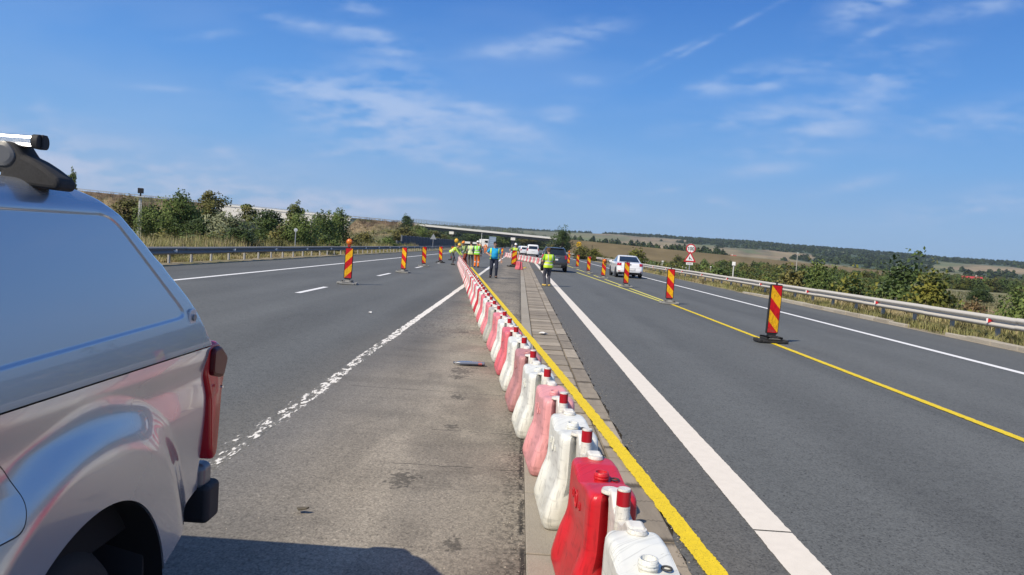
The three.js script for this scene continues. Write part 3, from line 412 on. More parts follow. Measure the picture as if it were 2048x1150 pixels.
  { // row of small white posts by the side road on the right, far off
    for (let k = 0; k < 16; k++) { const f = k / 15, d = lerp(150, 118, f), x = lerp(25.2, 26.6, f) ; const t = k ? null : tag(shade(new THREE.Mesh(cyl(.07, .07, 1.25, 0, .6, 0, 8), std(.55, .55, .52, .7))), 'short pale post of a fence row behind the scrub on the right', 'fence post', 'pale fence posts along the side road'); if (t) { t.name = 'fence_post'; used.fence_post = 0; scene.add(t); t.position.set(x, -.9, -d); globalThis.__fp = t; } else copyOf(globalThis.__fp, x, -.9 - .25 * f, -d, 0); }
    for (const [x, d, h, l] of [[17.4, 90, 3.2, 'tall grey wooden pole behind the white saloon car'], [31, 120, 2.6, 'thin pale pole with a white top far right of the fence row'], [56, 150, 6.2, 'slim grey power pole rising from the scrub in the right-hand fields'], [60, 118, 4.4, 'short grey power pole left of the large dark bush']]) { const t = thing('utility_pole', l, 'pole', x, -2.2, -d); part('pole', cyl(.1, .07, h, 0, h / 2, 0, 8), std(.42, .40, .37, .8), t); part('insulator', rbox(.22, .2, .16, .02, 0, h - .1, .05), std(.7, .7, .66, .6), t); }
  }
}
// ---------------------------------------------------------------- far houses
function house(x, d, y, turn, L, W, h, roofH, roofM, wallM, label) {
  const t = thing('house', label, 'house', x, y, -d, turn);
  part('wall', box(L, h, W, 0, h / 2, 0), wallM, t); part('wall', at(extr([[-W / 2, 0], [W / 2, 0], [0, roofH]], L), L / 2, h, 0, 0, -PI / 2).translate(0, 0, 0), wallM, t);
  const sl = Math.hypot(W / 2 + .5, roofH), an = Math.atan2(roofH, W / 2 + .5);
  const r = part('roof', join([box(L + 1, .18, sl, 0, h + roofH / 2 + .08, (W / 2 + .5) / 2, an), box(L + 1, .18, sl, 0, h + roofH / 2 + .08, -(W / 2 + .5) / 2, -an)]), roofM, t);
  part('chimney', box(.7, 1.6, .7, L * .2, h + roofH + .3, W * .12), wallM, r);
  for (const s of [-.3, 0, .3]) { const w = part('window', box(.95, 1.2, .1, s * L, h * .55, W / 2 + .03), std(.05, .06, .07, .3), t); part('sill', box(1.1, .1, .2, s * L, h * .55 - .65, W / 2 + .08), wallM, w); }
  part('door', box(1, 2.1, .1, L * .42, 1.05, W / 2 + .03), std(.14, .08, .05, .6), t);
  return t;
}
{
  const roof = std(.42, .07, .05, .8, { map: grain }), roof2 = std(.45, .045, .06, .8, { map: grain }), wall = std(.72, .70, .66, .85), wall2 = std(.5, .46, .4, .85);
  house(226, 800, landY(226, -800) - .4, -.3, 13, 9, 5, 3.4, roof, wall, 'white house with an orange-red tiled roof on the slope behind the warning signs');
  house(274, 450, landY(274, -450) - .3, -.35, 10, 7, 2.2, 3.0, roof2, wall2, 'low house with a bright red roof out in the right-hand fields');
  house(176, 700, landY(176, -700) - .3, .2, 7, 5, 4, 2.3, std(.4, .3, .26, .8), wall, 'small white hut left of the red-roofed white house');
  { const t = thing('shed', 'small dark brown wooden shed half hidden by shrubs on the right', 'shed', 43.5, -3, -70, .3); part('wall', box(1.8, 1.4, 1.6, 0, .7, 0), std(.10, .055, .04, .9, { map: grain }), t); part('roof', box(2.2, .12, 2, 0, 1.48, 0, .12), std(.14, .06, .05, .9), t); part('door', box(.7, 1.1, .06, .2, .58, .82), std(.05, .03, .025, .9), t); }
}
// ---------------------------------------------------------------- trees and shrubs: trunk and limbs, crown of leaf-sized faces in uneven clumps
const leafMats = {}; function leafMat(rough = .75) { return leafMats[rough] ||= new THREE.MeshPhysicalMaterial({ vertexColors: true, roughness: rough, transmission: .3, thickness: 0, specularIntensity: .35, side: THREE.DoubleSide }); }
const M_bark = std(.12, .09, .065, .95, { map: grain });
// o: h height, w width, base (height where the crown starts), n leaves, leaf size, cols [dark, mid, light], lobes, long (leaf length ratio), up (leaf lift), seed
function crownGeo(o) {
  const R = rng(o.seed), P = [], N = [], C = [], lobes = [];
  const n = o.lobes || 9, ch = o.h - o.base;
  for (let k = 0; k < n; k++) { const t = (k + .5) / n, a = k * 2.4 + R() * 1.3, prof = o.prof ? o.prof(t) : sin(PI * clamp(.12 + t * .86)) ** .8, rr = o.w / 2 * prof; lobes.push({ x: cos(a) * rr * lerp(.3, .68, R()), y: o.base + ch * lerp(.06, .86, t), z: sin(a) * rr * lerp(.3, .68, R()), r: max(.18 * o.w, rr * lerp(.38, .62, R())), ry: lerp(.65, 1.05, R()), tone: R() }); }
  const twigs = []; for (let k = 0; k < (o.twigs ?? 18); k++) { const L = lobes[R() * n | 0], a = R() * 2 * PI, e = R() * 1.3 - .1, l = L.r * lerp(1.0, 1.42, R()); twigs.push({ x: L.x + cos(a) * cos(e) * l, y: L.y + sin(e) * l, z: L.z + sin(a) * cos(e) * l, r: lerp(.08, .17, R()) * min(o.w, 3.5), ry: 1.1, tone: .4 + .6 * R() }); }
  const cx = 0, cy = o.base + ch * .42;
  for (let k = 0; k < o.n; k++) {
    const L = R() < .86 ? lobes[R() * n | 0] : twigs[R() * twigs.length | 0] || lobes[0];
    const u = R() * 2 - 1, a = R() * 2 * PI, s = sqrt(1 - u * u), q = R() ** .38 * (.86 + .3 * vn(a * 2.2 + L.tone * 50, u * 3));
    const x = L.x + s * cos(a) * L.r * q, y = L.y + u * L.r * L.ry * q, z = L.z + s * sin(a) * L.r * q; if (y < o.base * .55 - .05) continue;
    const out = V(x - cx, (y - cy) * 1.1, z).normalize(), nrm = V(R() - .5, R() - .35, R() - .5).normalize().lerp(out, .45).normalize();
    const t1 = V(R() - .5, (R() - .5) * .7 + (o.up || 0), R() - .5).cross(nrm).normalize(), t2 = nrm.clone().cross(t1), ls = o.leaf * lerp(.6, 1.3, R()), ll = ls * (o.long || 1.35);
    const c = V(x, y, z), p = [c.clone().addScaledVector(t2, -ll * .5), c.clone().addScaledVector(t1, ls * .5), c.clone().addScaledVector(t2, ll * .5), c.clone().addScaledVector(t1, -ls * .5)];
    const soft = nrm.clone().lerp(out, .5).normalize();
    const depth = clamp(q), m = R(), base = L.tone < .5 ? mix3(o.cols[0], o.cols[1], L.tone * 2) : mix3(o.cols[1], o.cols[2], L.tone * 2 - 1), col = mul(m < .1 ? mix3(base, o.cols[2], .7) : base, lerp(.75, 1.22, R()));
    for (const i of [0, 1, 2, 0, 2, 3]) { P.push(p[i].x, p[i].y, p[i].z); N.push(soft.x, soft.y, soft.z); C.push(...col); }
  }
  const g = new THREE.BufferGeometry(); g.setAttribute('position', new THREE.Float32BufferAttribute(P, 3)); g.setAttribute('normal', new THREE.Float32BufferAttribute(N, 3)); g.setAttribute('color', new THREE.Float32BufferAttribute(C, 3)); return { g, lobes };
}
function trunkGeo(o, lobes) { const R = rng(o.seed + 5), list = [bar(V(0, -.3, 0), V(.04 * o.w * (R() - .5), o.base + (o.h - o.base) * .55, 0), .028 * o.h + .015, 7, .010 * o.h)]; for (const L of lobes) { const y = min(L.y - .1, o.base * .8 + (o.h - o.base) * .15 + R() * .2 * o.h); list.push(bar(V(0, max(.05, y - .25 * L.r), 0), V(L.x, L.y + L.r * .3, L.z), .010 * o.h + .008, 5, .004 * o.h)); } return join(list); }
const G = { deep: [[.042, .072, .023], [.066, .106, .032], [.10, .15, .044]], green: [[.082, .125, .034], [.13, .185, .05], [.19, .245, .07]], olive: [[.11, .12, .035], [.165, .165, .05], [.23, .21, .07]], silver: [[.13, .16, .08], [.22, .25, .14], [.36, .38, .24]], yellow: [[.105, .13, .03], [.155, .175, .036], [.235, .225, .042]], brown: [[.12, .09, .045], [.19, .135, .065], [.26, .18, .085]] };
const kinds = {
  dark_round: { h: 4, w: 4, base: .4, n: 5600, leaf: .14, cols: G.deep, lobes: 13 },
  green_bushy: { h: 3.6, w: 4.2, base: .25, n: 5600, leaf: .13, cols: G.green, lobes: 13 },
  olive_tree: { h: 4.6, w: 3.4, base: .9, n: 4800, leaf: .13, cols: G.olive, lobes: 12 },
  tall_olive: { h: 5, w: 2.5, base: .8, n: 4000, leaf: .13, cols: [G.olive[0], G.green[1], G.olive[2]], lobes: 11, prof: t => .55 + .45 * sin(PI * (.2 + t * .7)) },
  silver_willow: { h: 3.2, w: 3.6, base: .2, n: 4200, leaf: .075, long: 3.6, up: .5, cols: G.silver, lobes: 12 },
  yellow_shrub: { h: 1.9, w: 2.4, base: .1, n: 2200, leaf: .12, cols: G.yellow, lobes: 10 },
  olive_shrub: { h: 1.7, w: 2.4, base: .08, n: 2200, leaf: .12, cols: G.olive, lobes: 10 },
  green_shrub: { h: 2, w: 2.4, base: .1, n: 2300, leaf: .12, cols: G.green, lobes: 10 },
  brown_shrub: { h: 1.3, w: 1.9, base: .05, n: 1500, leaf: .085, long: 2.4, cols: G.brown, lobes: 9 },
};
const proto = {};
function plant(kind, x, d, h, w, turn, label, group, yOff = 0, variant = 0) {
  const key = kind + variant, k = kinds[kind], y = landY(x, -d) - .05 + yOff, cat = /shrub/.test(kind) ? 'shrub' : 'tree', nm = { dark_round: 'dark_tree', green_bushy: 'bushy_tree', olive_tree: 'olive_green_tree', tall_olive: 'slender_tree', silver_willow: 'silvery_willow', yellow_shrub: 'yellowing_shrub', olive_shrub: 'olive_shrub', green_shrub: 'green_shrub', brown_shrub: 'brown_shrub' }[kind];
  const sc = [w / k.w, h / k.h, w / k.w];
  if (!proto[key]) { const o = { ...k, seed: 11 + variant * 31 + kind.length * 7 + kind.charCodeAt(0) }, { g, lobes } = crownGeo(o); const t = thing(nm, label, cat, x, y, -d, turn, group); part('crown', g, leafMat(), t); part('trunk', trunkGeo(o, lobes), M_bark, t); t.scale.set(...sc); return proto[key] = t; }
  const c = copyOf(proto[key], x, y, -d, turn, label, group, sc); if (!group) delete c.userData.group; return c;
}
{ // left: the belt of trees and bushes between guardrail and embankment. px: direction = (px - 1040) / 1479
  const L = (px, d) => (px - 1040) / 1479 * d * 1.0;
  const rows = [
    ['twig', 138, 66, 5.6, 1.2, 'tall_olive', 1, 'bare-looking treetop showing just above the canopy roof'],
    [0, 255, 72, 3.5, 4.2, 'olive_tree', 0, 'olive tree just right of the canopy roofline, below the camera mast'],
    [0, 305, 62, 3.0, 4.2, 'green_bushy', 0, 'broad green bush at the foot of the camera mast'],
    [0, 352, 60, 4.2, 3.9, 'green_bushy', 1, 'wide green tree right of the camera mast with a ragged top'],
    [0, 398, 56, 2.3, 3, 'dark_round', 1, 'dark low bush at the foot of the ragged green tree'],
    [0, 418, 64, 4.8, 3.2, 'olive_tree', 1, 'tall yellow-green tree left of the retaining wall end'],
    [0, 456, 47, 2.5, 3.8, 'silver_willow', 0, 'silvery narrow-leaved willow bush in front of the retaining wall'],
    [0, 476, 42, 1.6, 2.4, 'dark_round', 0, 'dark green bush right behind the left guardrail beneath the willow'],
    [0, 498, 66, 4.2, 2.1, 'tall_olive', 0, 'slender olive tree beside the darkest tree'],
    [0, 535, 60, 3.4, 3.6, 'dark_round', 2, 'darkest rounded tree in the middle of the left tree belt'],
    [0, 588, 66, 4.4, 2.3, 'tall_olive', 1, 'tall pale-topped tree standing before the white wall'],
    [0, 600, 54, 2.7, 3.0, 'green_bushy', 2, 'green bush below the tall pale-topped tree'],
    [0, 640, 66, 3.4, 3.2, 'green_bushy', 1, 'green tree left of the last tree in the belt'],
    [0, 672, 70, 3.7, 3.4, 'green_bushy', 0, 'last green tree at the right end of the left belt'],
    [0, 565, 54, 1.6, 2.4, 'olive_shrub', 0, 'olive shrub in the weeds below the tall pale-topped tree'],
    [0, 612, 57, 1.4, 2.0, 'yellow_shrub', 0, 'yellowing shrub by the thin marker post on the left'],
    [0, 330, 47, 1.2, 2.6, 'olive_shrub', 0, 'low olive shrub half hidden by the guardrail beside the canopy'], [0, 395, 44, 1.15, 2.8, 'green_shrub', 0, 'low green shrub above the guardrail left of the willow'], [0, 432, 43, 1.2, 2.2, 'olive_shrub', 1, 'low olive shrub at the foot of the willow'], [0, 520, 49, 1.25, 2.6, 'green_shrub', 1, 'low green shrub in front of the darkest tree'], [0, 548, 48, 1.0, 2.2, 'olive_shrub', 0, 'small olive shrub in the weeds right of the darkest tree'], [0, 655, 60, 1.5, 2.6, 'green_shrub', 0, 'low green shrub at the foot of the last trees of the left belt'], [0, 700, 70, 1.3, 2.8, 'olive_shrub', 1, 'small olive shrub just right of the left tree belt'],
    [0, 730, 84, 1.9, 3.4, 'olive_shrub', 1, 'low olive shrub right of the left tree belt, above the guardrail'],
    [0, 775, 90, 1.6, 3.4, 'green_shrub', 1, 'low green shrub at the near end of the noise barrier'],
  ];
  for (const [a, px, d, h, w, k, v, l] of rows) plant(k, L(px, d), d, h * 1.05, w * 1.05, px * .37, l, null, 0, v);
  // trees on and before the embankment farther off
  for (const [px, d, h, w, k, v, l, y] of [[812, 302, 6.6, 7.4, 'dark_round', 1, 'single round tree standing on the embankment near the bridge', 4.6], [805, 175, 4.6, 9, 'olive_tree', 0, 'olive bushes below the single round tree, left clump', 0], [838, 190, 5.2, 9, 'green_bushy', 2, 'green bushes behind the noise barrier, middle clump', 0], [868, 195, 4.6, 9, 'olive_tree', 1, 'olive bushes behind the noise barrier, right clump', 0], [893, 215, 3.8, 7, 'green_bushy', 1, 'dark bushes under the near end of the bridge', 0],
    [950, 390, 9, 18, 'dark_round', 2, 'dark trees seen under the bridge behind the far workers', 0], [1010, 400, 10, 18, 'green_bushy', 0, 'green trees seen under the bridge between the piers', 0], [1062, 410, 9, 16, 'olive_tree', 0, 'olive trees seen under the bridge above the white van', 0]]) plant(k, (px - 1040) / 1479 * d, d, h, w, px * .7, l, null, y, v);
  // right
  plant('dark_round', 12.9, 226, 7.9, 7.0, .4, 'big dark round tree beside the right end of the bridge', null, 0, 0);
  plant('olive_shrub', 12.5, 285, 3.0, 6, .4, 'brownish shrubs on the white paved slope below the bridge end', null, .2, 0);
  for (const [px, d, h, w, k, v, l] of [
    [1812, 35, 4.0, 4.0, 'dark_round', 0, 'big dark green bush behind the right guardrail'], [1872, 37, 3.4, 3.0, 'green_bushy', 1, 'dark olive bush touching the right side of the big dark bush'], [1795, 31, 2.5, 2.4, 'green_shrub', 0, 'low bright green shrub at the foot of the big dark bush'],
    [1642, 40, 3.5, 2.7, 'green_bushy', 0, 'open green bush with arching twigs behind the right guardrail'], [1905, 31, 2.6, 2.7, 'yellow_shrub', 0, 'yellow-leaved shrub right of the big dark bush'], [1862, 27, 2.5, 2.2, 'yellow_shrub', 1, 'yellow-green shrub close behind the guardrail below the dark bush'],
    [2042, 27, 3.5, 2.3, 'green_bushy', 2, 'green bush cut by the right edge of the picture'], [1705, 37, 2.9, 2.6, 'yellow_shrub', 1, 'yellow and orange shrub between the arching bush and the big dark bush'], [1745, 42, 3.2, 2.5, 'yellow_shrub', 0, 'yellow-topped shrub left of the big dark bush'], [1592, 44, 3.0, 3.2, 'olive_shrub', 1, 'olive shrub behind the nearest right-hand striped panel'],
    [1950, 52, 2.3, 1.8, 'brown_shrub', 0, 'reddish brown shrub beside the small brown shed'], [1190, 118, 2.0, 3.2, 'yellow_shrub', 1, 'yellow shrub right of the round yellow sign'], [1272, 104, 3.4, 3.6, 'yellow_shrub', 0, 'tall yellow-green shrub above the white saloon car'], [1163, 130, 2.6, 4, 'olive_shrub', 1, 'olive shrub behind the round yellow sign'],
    [1960, 105, 2.3, 4.2, 'dark_round', 1, 'dark low bush in the field below the red-roofed house']]) plant(k, (px - 1040) / 1479 * d, d, px > 1590 && px !== 1960 && px !== 1812 ? h * .86 : h, w, px * .7, l, null, 0, v);
  // the scrub belt along the right roadside
  const R = rng(21), G2 = 'shrubs of the scrub belt behind the right guardrail', lab = { green_shrub: 'plain green shrub in the scrub belt behind the right guardrail', olive_shrub: 'plain olive shrub in the scrub belt behind the right guardrail', yellow_shrub: 'small yellowing shrub in the scrub belt behind the right guardrail', brown_shrub: 'small dry brown shrub in the scrub belt behind the right guardrail' };
  for (let k = 0; k < 84; k++) { const d = 22 + 150 * (k / 84) ** 1.25 + R() * 5, x = 15.6 + R() ** 1.6 * (8 + d * .14), q = R(), kd = q < .24 ? 'green_shrub' : q < .58 ? 'olive_shrub' : q < .82 ? 'yellow_shrub' : 'brown_shrub', big = lerp(.55, 1.05, R()) * (d > 45 ? 1.2 : .85); if (x / d > .58 && d < 60 || x / d > .53) continue; plant(kd, x, d, kinds[kd].h * big * .9, kinds[kd].w * big * lerp(1, 1.4, R()), R() * 6, lab[kd], G2 + ', ' + kd.split('_')[0], 0, R() < .5 ? 0 : 1); }
}
// ---------------------------------------------------------------- stuff: grasses, weeds, far scrub and woods
function bladeClump(seed, n, h, spread, lean, wd) { const R = rng(seed), P = [], N = []; for (let k = 0; k < n; k++) { const a = R() * 2 * PI, r = spread * sqrt(R()), x = cos(a) * r, z = sin(a) * r, hh = h * lerp(.5, 1.15, R()), b = R() * 2 * PI, l = lean * hh * R(), w = wd * lerp(.7, 1.3, R()), f = R() * PI, dx = cos(f) * w, dz = sin(f) * w, mx = x + cos(b) * l * .35, mz = z + sin(b) * l * .35, tx = x + cos(b) * l, tz = z + sin(b) * l; P.push(x - dx, 0, z - dz, x + dx, 0, z + dz, mx + dx * .7, hh * .6, mz + dz * .7, x - dx, 0, z - dz, mx + dx * .7, hh * .6, mz + dz * .7, mx - dx * .7, hh * .6, mz - dz * .7, mx - dx * .7, hh * .6, mz - dz * .7, mx + dx * .7, hh * .6, mz + dz * .7, tx, hh, tz); for (let i = 0; i < 9; i++) N.push(-sin(f) * .5, .75, cos(f) * .5); } const g = new THREE.BufferGeometry(); g.setAttribute('position', new THREE.Float32BufferAttribute(P, 3)); g.setAttribute('normal', new THREE.Float32BufferAttribute(N, 3)); return g; }
function leafClump(seed, n, w, h, leaf) { const { g } = crownGeo({ seed, n, w, h, base: 0, leaf, lobes: 7, twigs: 6, cols: [[.6, .6, .6], [.85, .85, .85], [1.15, 1.15, 1.1]] }); return g; }
function scatter(name, label, cat, geo, mat, list) { const m = shade(new THREE.InstancedMesh(geo, mat, list.length)), M = new THREE.Matrix4(), q = new THREE.Quaternion(), c = new THREE.Color(); list.forEach((p, i) => { q.setFromAxisAngle(V(0, 1, 0), p.a); M.compose(V(p.x, p.y, p.z), q, V(p.s, p.h ?? p.s, p.s)); m.setMatrixAt(i, M); m.setColorAt(i, c.setRGB(...p.c)); }); m.name = numbered(name); scene.add(m); tag(m, label, cat, null, 'stuff'); return m; }
{
  const M_grass = new THREE.MeshPhysicalMaterial({ roughness: .8, transmission: .25, thickness: 0, side: THREE.DoubleSide });
  const R = rng(31), tan = [.50, .40, .24], green = [.20, .225, .06], olive = [.32, .28, .11], pick = t => mul(t < .45 ? mix3(tan, olive, R()) : mix3(olive, green, R()), lerp(.75, 1.2, R()));
  const short = bladeClump(1, 16, .20, .16, .7, .007), tall = bladeClump(2, 14, .85, .28, .35, .010), mid = bladeClump(3, 18, .23, .22, .8, .007);
  let a = [];
  for (let k = 0; k < 6500; k++) { const d = 20 + 90 * R() ** 1.7, x = -14.0 - R() * 1.5, g = fbm(x * .8, d * .35, 3); a.push({ x, y: .0, z: -d, a: R() * 6, s: lerp(.7, 1.5, R()), c: pick(g > .5 ? .3 + R() * .5 : R() * .6) }); }
  scatter('verge_grass', 'short dry yellow-green grass under the left guardrail', 'grass', short, M_grass, a);
  a = []; for (let k = 0; k < 9000; k++) { const d = 24 + 86 * R() ** 1.4, x = -15 - R() ** 1.4 * (5 + d * .12), g = fbm(x * .25, d * .15, 3); a.push({ x, y: landY(x, -d) - .05, z: -d, a: R() * 6, s: lerp(.8, 1.5, R()), h: lerp(.6, 1.35, R()) * (.7 + g * .6), c: pick(g > .6 ? .35 * R() : .3 + R() * .7) }); }
  scatter('tall_weeds', 'tall dry weeds and grass between the left guardrail and the trees', 'weeds', tall, M_grass, a);
  a = []; for (let k = 0; k < 7000; k++) { const d = 11.5 + 80 * R() ** 1.9, x = 11.85 + R() * 1.7, g = fbm(x * .9, d * .35 + 30, 3); a.push({ x, y: 0, z: -d, a: R() * 6, s: lerp(.6, 1.25, R()), c: pick(g > .5 ? .4 + R() * .5 : R() * .55) }); }
  scatter('verge_grass', 'dry grass tufts between the right kerb and guardrail', 'grass', mid, M_grass, a);
  a = []; for (let k = 0; k < 14000; k++) { const d = 14 + 110 * R() ** 1.6, x = 13 + R() ** 1.3 * (8 + d * .4), g = fbm(x * .25, d * .15 + 60, 3); a.push({ x, y: landY(x, -d) - .05, z: -d, a: R() * 6, s: lerp(.8, 1.5, R()), h: lerp(.35, 1.05, R()), c: pick(g > .5 ? .2 * R() : .3 + R() * .7) }); }
  for (let k = 0; k < 9000; k++) { const r = 45 + 170 * R(), az = lerp(.38, .70, R()), x = r * sin(az), d = r * cos(az); a.push({ x, y: landY(x, -d) - .08, z: -d, a: R() * 6, s: lerp(1.4, 2.6, R()), h: lerp(.3, .8, R()), c: mul(pick(.35 + .6 * fbm(x / 14, d / 14, 3)), lerp(.6, .95, R())) }); }
  scatter('tall_weeds', 'weeds and dry grass on the slope behind the right guardrail', 'weeds', tall, M_grass, a);
  a = []; for (let k = 0; k < 5200; k++) { const x = lerp(-235, -44, R()), v = R(), dd = 300 + .12 * (x + 170), z = -dd + 1 + v * 17, u = 23.5 + (59 - x / dd * 1479) * .0326, top = .95 + u * dd / 1479, y = lerp(top, landY(x, z) - .4, v ** .95); if (x > -130 && x < -69 && v < .5) continue; const g = fbm(x / 9, v * 4, 3); a.push({ x, y: y - .2, z, a: R() * 6, s: lerp(1.6, 3.2, R()), h: lerp(.9, 2.0, R()), c: mul(g + .3 * v > .62 ? tan : g > .42 ? [.20, .135, .08] : [.17, .16, .07], lerp(.65, 1.15, R())) }); }
  scatter('embankment_weeds', 'brown and tan weeds covering the slope of the embankment', 'weeds', tall, M_grass, a);
  // scrub dotted over the right-hand fields, field hedges and the woods of the far ridge
  const bush = leafClump(3, 800, 3.2, 2.2, .2), woods = leafClump(4, 260, 13, 11, 1.7), ML = leafMat();
  const gcol = () => { const q = R(); return mul(q < .45 ? G.green[1] : q < .75 ? G.olive[1] : q < .87 ? G.yellow[1] : G.deep[2], lerp(.8, 1.25, R())); };
  a = [];
  for (let k = 0; k < 4200; k++) { const r = 95 + 760 * R() ** 1.15, az = lerp(.06, .78, R()), x = r * sin(az), d = r * cos(az); if (x < 19 + d * .01 || (az > .52 && az < .585 && r < 500)) continue; if (r < 200 && az > .42 && R() < .6) continue; if (vn(x / 60 + 3, d / 60) * .6 + vn(x / 21, d / 21 + 9) * .4 < .44) continue; a.push({ x, y: landY(x, -d) - .3, z: -d, a: R() * 6, s: lerp(.45, 1.25, R()) * (r > 300 ? 1.45 : 1), c: gcol() }); }
  for (let k = 0; k < 5200; k++) { const r = 110 + 860 * R(), az = lerp(.07, .47, R()), x = r * sin(az), d = r * cos(az); if (x < 21 + d * .01 || vn(x / 35 + 3, d / 35) < .36) continue; a.push({ x, y: landY(x, -d) - .3, z: -d, a: R() * 6, s: lerp(.4, 1.1, R()) * (1 + r / 600), h: lerp(.35, .9, R()), c: gcol() }); }
  for (let k = 0; k < 1500; k++) { const line = floor(R() * 9), rr = [250, 310, 380, 450, 520, 600, 690, 780, 860][line], az = lerp(.05, .8, R()), r = rr + 14 * R() + 60 * sin(az * 5 + line); if (vn(az * 25 + line * 7, line) < .35) continue; const x = r * sin(az), d = r * cos(az); if (x < 22) continue; a.push({ x, y: landY(x, -d) - .4, z: -d, a: R() * 6, s: lerp(.9, 2.0, R()), c: mul(gcol(), .85) }); }
  scatter('field_scrub', 'scrub and hedges dotted over the fields on the right', 'scrub', bush, ML, a);
  a = [];
  for (let k = 0; k < 8200; k++) { const r = lerp(800, 2750, R() ** .5), az = lerp(-.42, .85, R()), x = r * sin(az), d = r * cos(az); const wd = fbm(az * 9 + r / 900, r / 420, 4) + .26 * sstep(1300, 2300, r) - .05; const crest = r > 2480; if (wd < .5 && !(crest && vn(az * 30, 3) > .15)) continue; a.push({ x, y: landY(x, -d) - 2, z: -d, a: R() * 6, s: lerp(.6, 1.15, R()), h: lerp(.5, 1.0, R()), c: mul(mix3(G.deep[0], G.green[0], R() * .8), lerp(.8, 1.2, R())) }); }
  scatter('distant_woodland', 'dark woods along the far ridge', 'woodland', woods, ML, a);
  a = []; for (let k = 0; k < 420; k++) { const az = lerp(-.14, .27, R()), r = 560 + 300 * R(), x = r * sin(az), d = r * cos(az); a.push({ x, y: landY(x, -d) + lerp(2, 9.5, (r - 560) / 300) - 3, z: -d, a: R() * 6, s: lerp(.35, .8, R()), h: lerp(.4, .95, R()), c: mul(mix3(G.deep[0], G.green[0], R()), lerp(.8, 1.2, R())) }); }
  scatter('hillside_trees', 'trees on the low hill behind the bridge', 'trees', woods, ML, a);
}
// ---------------------------------------------------------------- water-filled plastic barriers: flared body, stepped top with filler neck, connector post with a red band
const scuff = tex(512, 512, (i, j) => { const a = fbm(i / 70, j / 18, 4), b = fbm(i / 9 + 50, j / 60, 3), s = sstep(.6, .78, b) * .22 + sstep(.5, .8, a) * .18, k = hash2(i >> 1, j >> 1) < .004 ? .25 : 0; const v = .97 - s - k - .10 * sstep(.12, 0, j / 512); const m = .30 * sstep(.34, .02, j / 512) * (.35 + .9 * fbm(i / 26, j / 44, 4)); return [v * (1 - .8 * m), v * .99 * (1 - .9 * m), v * .965 * (1 - 1.08 * m)]; });
const plastic = (r, g, b, rough = .42) => phys(r, g, b, rough, { map: scuff, clearcoat: .15, clearcoatRoughness: .4, bumpMap: scuff, bumpScale: .0025 });
const BM = { white: plastic(.80, .82, .79), cream: plastic(.76, .76, .70), grey: plastic(.48, .48, .44, .55), red: plastic(.62, .018, .028, .35), pink: plastic(.80, .26, .30, .5), rose: plastic(.76, .17, .21, .5), dull: plastic(.52, .25, .26, .6), faded: plastic(.78, .36, .38, .55) };
const shellG = (() => {
  const L = .5, prof = [[0, .172, .318], [.006, .184, .329], [.02, .191, .335], [.05, .191, .335], [.08, .185, .333], [.14, .170, .328], [.20, .153, .322], [.255, .132, .315], [.285, .124, .315], [.31, .1205, .315], [.34, .1190, .315], [.40, .1180, .315], [.46, .1175, .315], [.50, .117, .314], [.53, .115, .312], [.545, .110, .307], [.555, .101, .299], [.5595, .088, .286]];
  const NU = 120, rows = [];
  const outline = (k, w, l, y) => { // rounded rectangle, long side along z, with a groove down the middle of each end
    const a = k / NU * 2 * PI, c = cos(a), s = sin(a), n = 9; let x = w * Math.sign(c) * abs(c) ** (2 / n), z = l * Math.sign(s) * abs(s) ** (2 / n);
    const low = sstep(.42, .16, y) * sstep(.0, .05, y);                       // broad flutes in the flared lower sides
    if (abs(x) > w * .7) { x -= Math.sign(x) * low * (.040 * Math.exp(-(((z - .17) / .045) ** 2)) + .040 * Math.exp(-(((z + .17) / .045) ** 2)) + .016 * Math.exp(-((z / .05) ** 2))); x -= Math.sign(x) * .003 * sstep(.52, .50, y) * sstep(.28, .31, y) * sstep(.24, .215, abs(z)); }
    if (abs(z) > l * .8) z -= Math.sign(z) * .06 * sstep(.052, .040, abs(x)) * sstep(.02, .06, y);
    return [x, z];
  };
  const topY = (z) => .559 - .040 * sstep(.105, .085, z) * sstep(-.145, -.125, z);
  const all = []; for (const [y, w, l] of prof) all.push({ y, w, l, s: 1 }); for (const s of [.93, .8, .55, .28, 0]) all.push({ y: .559, w: .085, l: .286, s, top: true });
  return toCreasedNormals(grid(NU, all.length - 1, (u, v, i, j) => { const q = all[j]; let [x, z] = outline(i, q.w, q.l, q.y); x *= q.s; let y = q.y; const end = sstep(.47, .40, abs(z)); if (q.top) { y = topY(z) + .004 * (1 - q.s); } else if (q.y > .5) y = min(y, lerp(q.y, topY(z) + (q.y - .559) * .5, sstep(.5, .559, q.y))); return [x, y, z, z * 1.3 + x, y * 1.6]; }, { flip: true }), .7);
})();
const neckG = join([at(new THREE.LatheGeometry([[.036, 0], [.034, .012], [.038, .015], [.038, .021], [.034, .024], [.038, .028], [.038, .034], [.034, .037], [.034, .046], [.027, .046], [.027, .012], [0, .012]].map(p => new THREE.Vector2(...p)), 24), 0, .522, -.015)]);
const capLoop = at(new THREE.TorusGeometry(.018, .004, 6, 14), .07, .532, -.02, PI / 2);
